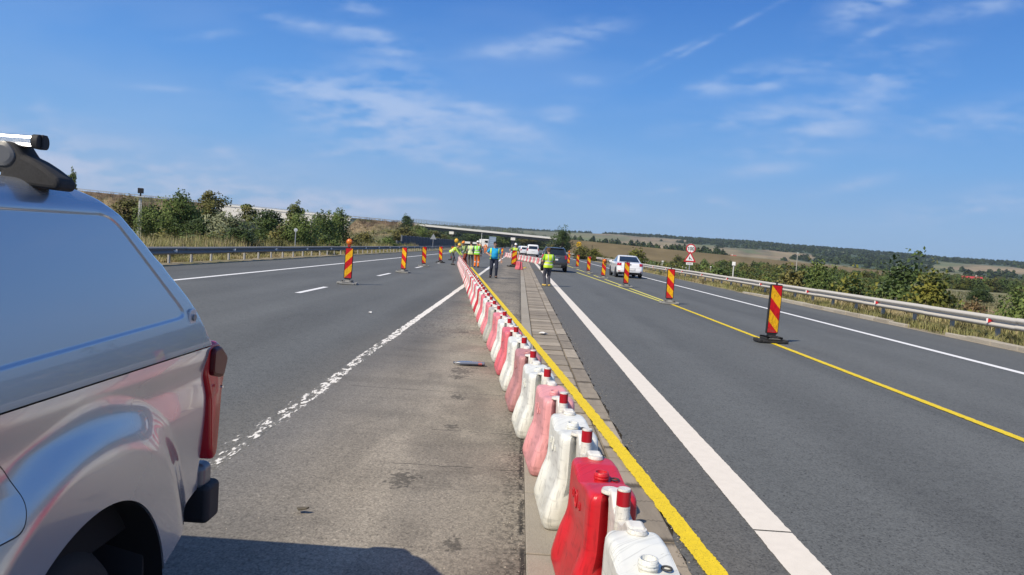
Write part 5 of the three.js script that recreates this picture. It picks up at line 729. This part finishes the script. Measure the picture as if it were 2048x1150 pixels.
  // --- roof bars on black feet
  for (const d of [2.05, 1.52]) {
    const r = new THREE.Group(); r.name = 'roof_bar'; t.add(r);
    const M_alu = std(.72, .72, .72, .26, { metalness: .95 });
    const pf = roundPoly([[-.028, 0], [-.022, .017], [.022, .017], [.028, 0], [.022, -.017], [-.022, -.017]], .012, 4);
    const g = extr(pf, 1.50, 0); g.rotateY(PI / 2); g.translate(XC - .75, 1.846, -d); part('bar', toCreasedNormals(g, .6), M_alu, r);
    for (const s of [1, -1]) {
      const c = extr(pf.map(p => [p[0] * .95, p[1] * .98]), .020, .003); c.rotateY(PI / 2); c.translate(XC + (s > 0 ? .75 : -.770), 1.846, -d); part('end_cap', join([c, rbox(.008, .040, .022, .003, XC + s * .769, 1.846, -d)]), M_black, r);
      const m = p => s > 0 ? p : p;
      const foot = extr(roundPoly([[-.17, 1.832], [-.075, 1.832], [-.05, 1.797], [-.02, 1.785], [.012, 1.767], [.048, 1.742], [.05, 1.728], [-.095, 1.738], [-.09, 1.765], [-.12, 1.772], [-.17, 1.782]].map(p => [p[0], p[1]]), .008, 3), .085, .012, { seg: 3 }); foot.translate(0, 0, -.0425); if (s < 0) foot.rotateY(PI); foot.translate(XC + s * .77, 0, -d); part('bar_foot', foot, M_rubber, r);
      const cov = extr(roundPoly([[-.166, 1.829], [-.085, 1.829], [-.066, 1.803], [-.082, 1.782], [-.166, 1.788]], .012, 4), .10, .012); cov.translate(0, 0, -.05); if (s < 0) cov.rotateY(PI); cov.translate(XC + s * .77, 0, -d); part('foot_cover', cov, std(.09, .095, .105, .45), r);
    }
  }
  // --- cab and bonnet, behind the left edge of the picture
  const S = shell([[.42, .80, 2.15, -1.36, .12], [.6, .885, 2.28, -1.37, .12], [.9, .89, 2.26, -1.37, .12], [1.08, .87, 2.05, -1.37, .12], [1.16, .85, 1.1, -1.37, .12], [1.4, .79, .62, -1.36, .12], [1.68, .70, .12, -1.34, .12], [1.76, .60, -.1, -1.2, .15]]);
  const cab = new THREE.Group(); cab.name = 'cab'; cab.position.set(XC, 0, 0); t.add(cab);
  part('cab_body', S.body(), PT, cab); for (const s of [1, -1]) { part('side_window', S.patch('side', .1, .45, 1.17, 1.62, .006, 8, s), M_glass, cab); part('side_window', S.patch('side', .5, v => .92 - .12 * v, 1.17, 1.62, .006, 8, s), M_glass, cab); part('headlight', S.patch('front', s * .62, s * .95, .86, 1.02, .008, 5), M_chrome, cab); part('door_handle', rbox(.03, .03, .18, .01, s * .90, 1.02, -.6), M_chrome, cab); part('wing_mirror', rbox(.22, .2, .12, .05, s * 1.02, 1.22, .95), PT, cab); part('wheel_arch', at(new THREE.CylinderGeometry(.44, .44, .05, 36), s * .865, .37, 1.05, 0, 0, PI / 2), M_trim, cab); }
  part('windscreen', S.patch('front', -.86, .86, 1.18, 1.66, .006, 10), M_glass, cab); part('grille', S.patch('front', -.5, .5, .62, .9, .01, 8), M_trim, cab);
}
// ---------------------------------------------------------------- people: one continuous body each, meshed from tapered limbs; clothes over it
const cap = (a, b, r0, r1) => ({ a, b, r0, r1, d: b.clone().sub(a), l2: Math.max(1e-9, a.distanceToSquared(b)) });
function capD(c, x, y, z) { const px = x - c.a.x, py = y - c.a.y, pz = z - c.a.z, t = clamp((px * c.d.x + py * c.d.y + pz * c.d.z) / c.l2), qx = px - c.d.x * t, qy = py - c.d.y * t, qz = pz - c.d.z * t; return sqrt(qx * qx + qy * qy + qz * qz) - lerp(c.r0, c.r1, t); }
const smin = (a, b, k) => { const h = max(k - abs(a - b), 0) / k; return min(a, b) - h * h * k * .25; };
function field(list, k) { return (x, y, z) => { let d = 1e3; for (const c of list) { const q = c.f ? c.f(x, y, z) : capD(c, x, y, z); d = d > 900 ? q : smin(d, q, k); } return d; }; }
function meshField(f, lo, hi, s) { // naive surface nets
  const nx = Math.ceil((hi.x - lo.x) / s) + 1, ny = Math.ceil((hi.y - lo.y) / s) + 1, nz = Math.ceil((hi.z - lo.z) / s) + 1, F = new Float32Array(nx * ny * nz), id = new Int32Array(nx * ny * nz).fill(-1), P = [], N = [], I = [];
  const at3 = (i, j, k) => (k * ny + j) * nx + i;
  for (let k = 0; k < nz; k++) for (let j = 0; j < ny; j++) for (let i = 0; i < nx; i++) F[at3(i, j, k)] = f(lo.x + i * s, lo.y + j * s, lo.z + k * s);
  for (let k = 0; k < nz - 1; k++) for (let j = 0; j < ny - 1; j++) for (let i = 0; i < nx - 1; i++) {
    let n = 0, sx = 0, sy = 0, sz = 0; const c = []; for (let q = 0; q < 8; q++) c.push(F[at3(i + (q & 1), j + (q >> 1 & 1), k + (q >> 2))]);
    let neg = 0; for (const v of c) if (v < 0) neg++; if (!neg || neg === 8) continue;
    for (let a = 0; a < 8; a++) for (const b of [1, 2, 4]) if (!(a & b)) { const u = c[a], v = c[a | b]; if ((u < 0) !== (v < 0)) { const t = u / (u - v); sx += (a & 1) + (b === 1 ? t : 0); sy += (a >> 1 & 1) + (b === 2 ? t : 0); sz += (a >> 2) + (b === 4 ? t : 0); n++; } }
    const x = lo.x + (i + sx / n) * s, y = lo.y + (j + sy / n) * s, z = lo.z + (k + sz / n) * s, e = s * .4; id[at3(i, j, k)] = P.length / 3; P.push(x, y, z);
    const g = V(f(x + e, y, z) - f(x - e, y, z), f(x, y + e, z) - f(x, y - e, z), f(x, y, z + e) - f(x, y, z - e)).normalize(); N.push(g.x, g.y, g.z);
  }
  const quad = (a, b, c, d, fl) => { if (a < 0 || b < 0 || c < 0 || d < 0) return; fl ? I.push(a, c, b, a, d, c) : I.push(a, b, c, a, c, d); };
  for (let k = 1; k < nz - 1; k++) for (let j = 1; j < ny - 1; j++) for (let i = 1; i < nx - 1; i++) { const v = F[at3(i, j, k)] < 0;
    if (v !== F[at3(i + 1, j, k)] < 0) quad(id[at3(i, j - 1, k - 1)], id[at3(i, j, k - 1)], id[at3(i, j, k)], id[at3(i, j - 1, k)], !v);
    if (v !== F[at3(i, j + 1, k)] < 0) quad(id[at3(i - 1, j, k - 1)], id[at3(i - 1, j, k)], id[at3(i, j, k)], id[at3(i, j, k - 1)], !v);
    if (v !== F[at3(i, j, k + 1)] < 0) quad(id[at3(i - 1, j - 1, k)], id[at3(i, j - 1, k)], id[at3(i, j, k)], id[at3(i - 1, j, k)], !v); }
  const g = new THREE.BufferGeometry(); g.setAttribute('position', new THREE.Float32BufferAttribute(P, 3)); g.setAttribute('normal', new THREE.Float32BufferAttribute(N, 3)); g.setIndex(I); return g;
}
function boundsOf(list, pad) { const lo = V(9, 9, 9), hi = V(-9, -9, -9); for (const c of list) for (const [p, r] of [[c.a, c.r0], [c.b, c.r1]]) { lo.min(V(p.x - r, p.y - r, p.z - r)); hi.max(V(p.x + r, p.y + r, p.z + r)); } return [lo.subScalar(pad), hi.addScalar(pad)]; }
function ik(a, c, l1, l2, pole) { const d = c.clone().sub(a); let L = d.length(); const m = (l1 + l2) * .998; if (L > m) { d.multiplyScalar(m / L); c = a.clone().add(d); L = m; } const u = d.clone().normalize(), x = (l1 * l1 - l2 * l2 + L * L) / (2 * L), h = sqrt(max(0, l1 * l1 - x * x)), p = pole.clone().addScaledVector(u, -pole.dot(u)).normalize(); return [a.clone().addScaledVector(u, x).addScaledVector(p, h), c]; }
const SKIN = std(.42, .235, .165, .6), cloth = (r, g, b) => std(r, g, b, .9), M_tape = std(.62, .63, .62, .35);
function person(label, x, d, yaw, o) {
  const t = thing('person', label, 'person', x, 0, -d, yaw), s = (o.h || 1.75) / 1.75, b = o.bulk || 1;
  const v = (x, y, z) => V(x, y, z).multiplyScalar(s);
  const pel = v(0, o.pelvis ?? .93, o.pz ?? 0), lean = o.lean || 0, up = V(o.sideLean || 0, cos(lean), sin(lean)).normalize(), fw = V(0, -sin(lean), cos(lean)), rt = V(1, 0, 0);
  const on = (u, f = 0, r = 0) => pel.clone().addScaledVector(up, u * s).addScaledVector(fw, f * s).addScaledVector(rt, r * s);
  const neck = on(.53), nod = o.nod || 0, hup = V(0, cos(lean * .55 + nod), sin(lean * .55 + nod)), hfw = V(o.look || 0, -sin(lean * .55 + nod), cos(lean * .55 + nod)).normalize(), head = neck.clone().addScaledVector(hup, .165 * s).addScaledVector(hfw, .025 * s);
  const legs = [], arms = [], body = [], trou = [], shoes = [], hands = [];
  for (const q of [1, -1]) {
    const hip = on(-.02, 0, q * .095), ank = o.feet[q > 0 ? 0 : 1], A = v(ank[0], .085 + (ank[2] || 0), ank[1]), [knee, an] = ik(hip, A, .44 * s, .42 * s, V(q * .12, 0, 1));
    legs.push([hip, knee, an]); body.push(cap(hip, knee, .082 * s * b, .056 * s), cap(knee, an, .056 * s, .037 * s), cap(an, an.clone().add(v(0, -.045, .14).applyAxisAngle(V(0, 1, 0), q * .2)), .042 * s, .03 * s));
    trou.push(cap(hip, knee, .098 * s * b, .074 * s), cap(knee, an.clone().add(v(0, .0, 0)), .074 * s, .062 * s));
    const toe = v(0, -.04, .155).applyAxisAngle(V(0, 1, 0), q * .2); shoes.push(cap(an.clone().add(v(0, -.035, -.03)), an.clone().add(toe), .050 * s, .042 * s), cap(an.clone().add(v(0, .01, 0)), an.clone().add(v(0, -.03, 0)), .048 * s, .05 * s));
    const sh = on(.45, 0, q * .185 * (.6 + .4 * b)), hd = o.hands[q > 0 ? 0 : 1], H = v(...hd), [el, wr] = ik(sh, H, .29 * s, .26 * s, V(q * .9, -.3, -.8));
    arms.push([sh, el, wr]); body.push(cap(sh, el, .050 * s, .039 * s), cap(el, wr, .038 * s, .026 * s));
    hands.push({ wr, dir: wr.clone().sub(el).normalize(), q });
  }
  const torso = [cap(on(.02, 0, -.07), on(.02, 0, .07), .108 * s * b, .108 * s * b), cap(on(.16, .015 * b), on(.27), .125 * s * b, .125 * s * b), cap(on(.34, 0, -.075), on(.34, 0, .075), .112 * s * b, .112 * s * b), cap(on(.45, 0, -.14), on(.45, 0, .14), .065 * s, .065 * s)];
  if (o.belly) torso.push(cap(on(.12, .05), on(.22, .06), .13 * s * b, .12 * s * b));
  body.push(...torso, cap(on(.45), neck.clone().addScaledVector(hup, .09 * s), .056 * s, .052 * s));
  const skinParts = []; { const [lo, hi] = boundsOf(body, .04); skinParts.push(meshField(field(body, .045 * s), lo, hi, .0135)); }
  { // head: skull, jaw, nose, brows, eyes hollows, lips, ears
    const R = (f, u, r) => head.clone().addScaledVector(hfw, f * s).addScaledVector(hup, u * s).addScaledVector(V().crossVectors(hup, hfw), r * s);
    const hl = [cap(R(-.025, .035, 0), R(.015, .03, 0), .083 * s, .078 * s), cap(R(.03, -.045, 0), R(.055, -.07, 0), .058 * s, .042 * s), cap(R(.088, .012, 0), R(.108, -.018, 0), .010 * s, .014 * s), cap(R(.085, .03, -.035), R(.085, .03, .035), .012 * s, .012 * s), cap(R(.088, -.052, -.02), R(.088, -.052, .02), .010 * s, .010 * s), cap(R(-.0, .01, -.083), R(-.008, -.025, -.083), .014 * s, .010 * s), cap(R(-.0, .01, .083), R(-.008, -.025, .083), .014 * s, .010 * s), cap(R(0, -.05, 0), neck.clone().addScaledVector(hup, .03 * s), .055 * s, .055 * s)];
    const base = field(hl, .022 * s), eyes = [R(.088, .008, -.033), R(.088, .008, .033)]; const f = (x, y, z) => { let q = base(x, y, z); for (const e of eyes) q = max(q, .016 * s - Math.hypot(x - e.x, y - e.y, z - e.z)); return q; };
    const [lo, hi] = boundsOf(hl, .02); skinParts.push(meshField(f, lo, hi, .0045));
    const ep = join(eyes.map(e => ball(.0125 * s, e.x - hfw.x * .008, e.y - hfw.y * .008, e.z - hfw.z * .008, 8))); o._eyes = ep;
    if (o.hair) { const h = [cap(R(-.035, .045, 0), R(.01, .05, 0), .092 * s, .084 * s), cap(R(-.05, .0, 0), R(-.05, -.05 - (o.hairLong || 0), 0), .076 * s, .06 * s)], hf = field(h, .02), pl = R(.045, .05, 0); const [lo, hi] = boundsOf(h, .02); part('hair', meshField((x, y, z) => { const dx = x - pl.x, dy = y - pl.y, dz = z - pl.z, fz = dx * hfw.x + dy * hfw.y + dz * hfw.z, fy = dx * hup.x + dy * hup.y + dz * hup.z; return max(hf(x, y, z), min(fz + .045 * s, 9) - (fy > 0 ? .08 * s : 0)); }, lo, hi, .007), cloth(...o.hair), t); }
    if (o.helmet) { const c = R(-.012, .045, 0), hm = []; const g = new THREE.SphereGeometry(.112 * s, 24, 14, 0, 2 * PI, 0, PI * .52); g.scale(.95, 1.02, 1.12); hm.push(g, at(new THREE.CylinderGeometry(.122 * s, .128 * s, .012, 24).scale(.92, 1, 1.18), 0, -.004, .012 * s), rbox(.03 * s, .02, .2 * s, .008, 0, .11 * s, 0)); const j = join(hm); j.applyQuaternion(new THREE.Quaternion().setFromRotationMatrix(new THREE.Matrix4().makeBasis(V().crossVectors(hup, hfw).normalize(), hup, V().crossVectors(V().crossVectors(hup, hfw).normalize(), hup)))); j.translate(c.x, c.y + .012, c.z); part('hard_hat', j, std(...o.helmet, .4), t); }
    if (o.cap) { const c = R(-.012, .05, 0), g = new THREE.SphereGeometry(.1 * s, 22, 12, 0, 2 * PI, 0, PI * .5); g.scale(.95, .95, 1.08); const j = join([g, rbox(.15 * s, .014, .11 * s, .006, 0, .0, .125 * s, .18)]); j.applyQuaternion(new THREE.Quaternion().setFromUnitVectors(V(0, 1, 0), hup)); j.translate(c.x, c.y, c.z); part('cap', j, cloth(...o.cap), t); }
  }
  for (const { wr, dir, q } of hands) { // palm, four unequal bent fingers, thumb from the side of the palm
    const side = V().crossVectors(dir, V(0, 0, 1)); if (side.length() < .2) side.set(1, 0, 0); side.normalize(); const nrm = V().crossVectors(side, dir).normalize(), p = (a, w, n) => wr.clone().addScaledVector(dir, a * s).addScaledVector(side, w * s * q).addScaledVector(nrm, n * s);
    const hl = [cap(p(-.01, 0, 0), p(.02, 0, 0), .026 * s, .027 * s)]; for (const [w, l] of [[-.03, .066], [-.010, .078], [.010, .073], [.029, .056]]) { hl.push(cap(p(.02, w * .8, 0), p(.085, w, 0), .015 * s, .0115 * s)); const c = o.grip ? 1.1 : .55, m = p(.085 + l * .5 * cos(c * .6), w, l * .5 * sin(c * .6)); hl.push(cap(p(.085, w, 0), m, .0095 * s, .0088 * s), cap(m, p(.085 + l * .5 * cos(c * .6) + l * .5 * cos(c * 1.5), w * .95, l * .5 * sin(c * .6) + l * .5 * sin(c * 1.5)), .0088 * s, .0075 * s)); }
    hl.push(cap(p(.015, -.028, .004), p(.05, -.056, .018), .013 * s, .0105 * s), cap(p(.05, -.056, .018), p(.078, -.060, .034), .0100 * s, .0085 * s)); const [lo, hi] = boundsOf(hl, .01); skinParts.push(meshField(field(hl, .007), lo, hi, .0042));
  }
  part('body', join(skinParts), o.skin || SKIN, t); part('eyes', o._eyes, std(.06, .04, .035, .4), t);
  const clip = (list, k, cut, cell = .013) => { const f = field(list, k), [lo, hi] = boundsOf(list, .03); return meshField(cut ? (x, y, z) => max(f(x, y, z), cut(x, y, z)) : f, lo, hi, cell); };
  const tor = (x, y, z) => ((x - pel.x) * up.x + (y - pel.y) * up.y + (z - pel.z) * up.z) / s, fro = (x, y, z) => ((x - pel.x) * fw.x + (y - pel.y) * fw.y + (z - pel.z) * fw.z) / s;
  const infl = (l, e) => l.map(c => cap(c.a, c.b, c.r0 + e * s, c.r1 + e * s));
  part('trousers', clip([cap(on(.03, 0, -.07), on(.03, 0, .07), .118 * s * b, .118 * s * b), ...trou], .035 * s, (x, y, z) => max((.075 * s - y), (tor(x, y, z) - .10) * s)), cloth(...o.trousers), t);
  if (o.trouserBands) part('trouser_bands', join(legs.map(([h, k, a]) => { const c = k.clone().lerp(a, .35), g = new THREE.CylinderGeometry(.077 * s, .074 * s, .05, 18, 1, true); g.applyQuaternion(new THREE.Quaternion().setFromUnitVectors(V(0, 1, 0), k.clone().sub(a).normalize())); g.translate(c.x, c.y, c.z); return g; })), M_tape, t);
  part('shoes', clip(shoes, .02, (x, y, z) => .008 - y, .009), cloth(...o.shoes), t);
  const sl = o.long ? 1 : .62, sleeves = arms.flatMap(([a, e, w]) => o.long ? [cap(a, e, .062 * s, .053 * s), cap(e, e.clone().lerp(w, .95), .053 * s, .042 * s)] : [cap(a, a.clone().lerp(e, sl), .066 * s, .062 * s)]);
  part(o.long ? 'jacket' : 'shirt', clip([...infl(torso, .014), ...sleeves], .04 * s, (x, y, z) => max((tor(x, y, z) - .515) * s, (-.02 - tor(x, y, z)) * s)), cloth(...o.top), t);
  if (o.vest) {
    const vl = infl(torso, .034).concat([]), openF = o.open ? (x, y, z) => (fro(x, y, z) > .02 ? (o.open * s - abs(x - pel.x)) : -1) : null;
    const f = field(vl, .04 * s), [lo, hi] = boundsOf(vl, .04), hole = arms.map(([a, e]) => cap(a.clone().addScaledVector(up, -.02 * s), e, .085 * s, .085 * s));
    const cut = (x, y, z) => { let q = max((tor(x, y, z) - .50) * s, ((o.vestLow ?? -.08) - tor(x, y, z)) * s); if (openF) q = max(q, openF(x, y, z)); const r = Math.abs(x - pel.x); q = max(q, r - .205 * s * (.55 + .45 * b)); q = max(q, .055 * s - Math.hypot(x - neck.x, (y - neck.y) * .7, z - neck.z)); return q; };
    // long flap below the waist
    if ((o.vestLow ?? -.08) < -.05) vl.push(cap(on(-.07, 0, -.07), on(-.07, 0, .07), .135 * s * b, .135 * s * b)); const f2 = field(vl, .04 * s); const [lo2, hi2] = boundsOf(vl, .05);
    const g = meshField((x, y, z) => max(f2(x, y, z), cut(x, y, z)), lo2, hi2, .012), p = g.attributes.position, c = []; const vc = o.vest;
    for (let i = 0; i < p.count; i++) { const u = tor(p.getX(i), p.getY(i), p.getZ(i)), x = abs(p.getX(i) - pel.x) / s, fb = fro(p.getX(i), p.getY(i), p.getZ(i)); const band = (u > .03 && u < .085) || (u > .17 && u < .225) || (u > .225 && x > .085 && x < .13); const q = band ? [.60, .62, .60] : vc; c.push(...q); }
    g.setAttribute('color', new THREE.Float32BufferAttribute(c, 3)); part('hi_vis_vest', g, new THREE.MeshStandardMaterial({ vertexColors: true, roughness: .8 }), t);
  }
  if (o.phone) part('phone', rbox(.075, .15, .012, .005, ...arms[o.phone > 0 ? 0 : 1][2].clone().add(v(0, .06, .05)).toArray(), -.5), M_black, t);
  if (o.belt) part('belt', at(new THREE.TorusGeometry(.128 * s * b, .018, 6, 24).rotateX(PI / 2), pel.x, pel.y + .08 * s, pel.z), M_black, t);
  return t;
}
{
  const YEL = [.62, .86, .04], GRN = [.28, .80, .06], PALE = [.66, .80, .30], ORG = [.85, .20, .015], navy = [.022, .028, .05], dark = [.02, .02, .022];
  person('man in bright blue polo shirt and open yellow vest walking towards the camera', -1.2, 36, .06, { h: 1.78, bulk: 1.22, belly: 1, nod: .35, feet: [[.12, .10], [-.13, -.08]], hands: [[.33, .86, .06], [-.26, 1.10, .20]], top: [.012, .33, .62], trousers: navy, shoes: dark, vest: YEL, open: .165, hair: [.012, .011, .011], belt: 1, vestLow: -.03 });
  person('worker in yellow vest and grey trousers standing at the right-hand edge line', 1.27, 31.7, PI + .45, { h: 1.66, bulk: 1.12, nod: .3, feet: [[.09, .03], [-.09, -.02]], hands: [[.16, 1.03, .24], [-.20, 1.06, .26]], top: GRN.map(q => q * .6), trousers: [.065, .066, .085], shoes: [.62, .44, .12], vest: YEL, hair: [.10, .055, .03], vestLow: -.10 });
  person('worker bending over the far end of the barrier row in a yellow-green jacket', -4.62, 51.6, PI / 2 - .3, { h: 1.78, lean: .95, pelvis: .90, pz: -.12, feet: [[.16, -.10], [-.14, .06]], hands: [[.2, .68, .62], [-.16, .66, .66]], long: 1, top: [.45, .62, .10], trousers: [.10, .11, .12], shoes: dark, vest: YEL, helmet: [.8, .5, .04], grip: 1 });
  person('worker in an orange hard hat and dark jacket leaning in beside the bending worker', -3.85, 53.6, -.9, { h: 1.75, lean: .45, pelvis: .92, feet: [[.12, 0], [-.12, -.05]], hands: [[.2, .82, .40], [-.2, .80, .42]], long: 1, top: [.07, .13, .05], trousers: [.28, .05, .03], shoes: dark, vest: [.30, .44, .05], helmet: [.85, .28, .02] });
  person('worker with a pale yellow vest and grey trousers seen from behind at the barrier end', -3.3, 50.3, PI + .1, { h: 1.74, lean: .1, nod: .4, feet: [[.10, .02], [-.10, -.02]], hands: [[.2, .92, .22], [-.2, .92, .22]], top: [.30, .32, .24], trousers: [.13, .12, .105], shoes: [.35, .33, .3], vest: PALE, hair: [.03, .025, .02], vestLow: -.1 });
  person('worker in a white hard hat, green vest and orange trousers seen from behind', -2.85, 49.8, PI - .15, { h: 1.77, lean: .05, nod: .25, feet: [[.11, .02], [-.11, 0]], hands: [[.25, .88, .1], [-.26, .86, .06]], long: 1, top: [.035, .045, .06], trousers: ORG, trouserBands: 1, shoes: dark, vest: GRN, helmet: [.82, .82, .80] });
  person('worker in a white hard hat and yellow vest behind the median striped panel', -.35, 58.2, .25, { h: 1.8, lean: .1, feet: [[.1, 0], [-.1, .03]], hands: [[.24, .95, .22], [-.42, 1.12, .15]], top: [.2, .3, .06], trousers: [.55, .14, .02], shoes: dark, vest: YEL, helmet: [.84, .84, .82] });
  person('distant worker in full orange clothing, left of the pair by the lorry', -6.8, 126, .3, { h: 1.75, feet: [[.1, 0], [-.1, 0]], hands: [[.25, .9, .1], [-.25, .9, .1]], long: 1, top: ORG, trousers: ORG, shoes: dark, vest: [.8, .33, .03], helmet: [.8, .7, .5] });
  person('distant worker in full orange clothing, right of the pair by the lorry', -5.6, 122, -.4, { h: 1.75, lean: .2, feet: [[.14, 0], [-.14, 0]], hands: [[.25, .85, .2], [-.25, .9, .2]], long: 1, top: ORG, trousers: ORG, shoes: dark, vest: [.85, .25, .02], helmet: [.8, .8, .78] });
}
// ---------------------------------------------------------------- litter and small things on the road
{
  const t = thing('plastic_bottle', 'flattened dusty blue-grey plastic bottle lying at the foot of the barriers', 'bottle', -.56, .035, -9.85, .12);
  const g = new THREE.LatheGeometry([[0, -.2], [.036, -.195], [.042, -.18], [.040, -.02], [.043, 0], [.043, .10], [.034, .15], [.014, .19], [.014, .215], [0, .216]].map(p => new THREE.Vector2(...p)), 24); g.rotateZ(PI / 2); g.scale(1, .62, 1.2); const p = g.attributes.position; for (let i = 0; i < p.count; i++) { const x = p.getX(i), z = p.getZ(i), k = .012 * (vn(x * 22, z * 30) - .5); p.setY(i, p.getY(i) + k - .018 * sstep(.05, .0, abs(x + .05)) * (p.getY(i) > 0 ? 1 : 0)); } g.computeVertexNormals();
  part('bottle_body', g, phys(.16, .19, .25, .22, { clearcoat: .8 }), t); part('label_band', at(new THREE.CylinderGeometry(.0435, .0435, .05, 24, 1, true), 0, 0, 0, 0, 0, PI / 2).scale(1, .63, 1.2).translate(.13, 0, 0), std(.4, .12, .12, .6), t); part('bottle_cap', at(new THREE.CylinderGeometry(.016, .016, .02, 14), -.215, 0, 0, 0, 0, PI / 2), std(.05, .07, .12, .5), t);
  const litter = (name, label, x, d, w, h, c, seed) => { const R = rng(seed), pts = Array.from({ length: 9 }, (_, k) => { const a = k / 9 * 2 * PI, r = lerp(.6, 1.1, R()); return [cos(a) * w * r, sin(a) * h * r]; }); const g = extr(pts, .01, .002); g.rotateX(-PI / 2); const p = g.attributes.position; for (let i = 0; i < p.count; i++) p.setY(i, p.getY(i) + .03 * vn(p.getX(i) * 30 + seed, p.getZ(i) * 30)); g.computeVertexNormals(); const m = tag(shade(new THREE.Mesh(g, std(...c, .8))), label, 'litter'); m.name = numbered(name); m.position.set(x, .006, -d); scene.add(m); };
  litter('paper_scrap', 'crumpled white paper scrap on the concrete channel', .55, 14.0, .09, .07, [.8, .79, .76], 2); litter('paper_scrap', 'tiny white scrap lying on the left carriageway asphalt', -3.1, 15.7, .05, .05, [.8, .8, .78], 5); litter('paper_scrap', 'white bag on the road by the distant orange workers', -5.6, 100, .3, .25, [.75, .8, .82], 8);
  litter('dry_leaf', 'small dry leaf on the dusty median near the truck shadow', -1.17, 4.25, .035, .018, [.10, .085, .06], 11);
  // loose gravel along the broken edges
  const R = rng(44), list = []; const gs = new THREE.IcosahedronGeometry(1, 0); { const p = gs.attributes.position; for (let i = 0; i < p.count; i++) { const k = .75 + .4 * hash2(p.getX(i) * 100 | 0, p.getY(i) * 100 + p.getZ(i) * 37 | 0); p.setXYZ(i, p.getX(i) * k, p.getY(i) * k * .7, p.getZ(i) * k); } gs.computeVertexNormals(); }
  for (let k = 0; k < 2600; k++) { const q = R(), d = 2.4 + 22 * R() ** 1.6; let x = q < .45 ? .13 - .12 * R() ** 2 : q < .85 ? 1.03 + .12 * (R() - .35) : lerp(-1.9, .1, R()); const s = lerp(.002, .0065, R() ** 2.5) * (q >= .85 ? .7 : 1); list.push({ x, y: .002, z: -d, a: R() * 6, s, c: mul([.30, .27, .23], lerp(.35, 1.5, R())) }); }
  scatter('loose_gravel', 'loose chippings along the crumbling edges of the median', 'gravel', gs, std(1, 1, 1, .95), list);
}
renderer.render(scene, camera);
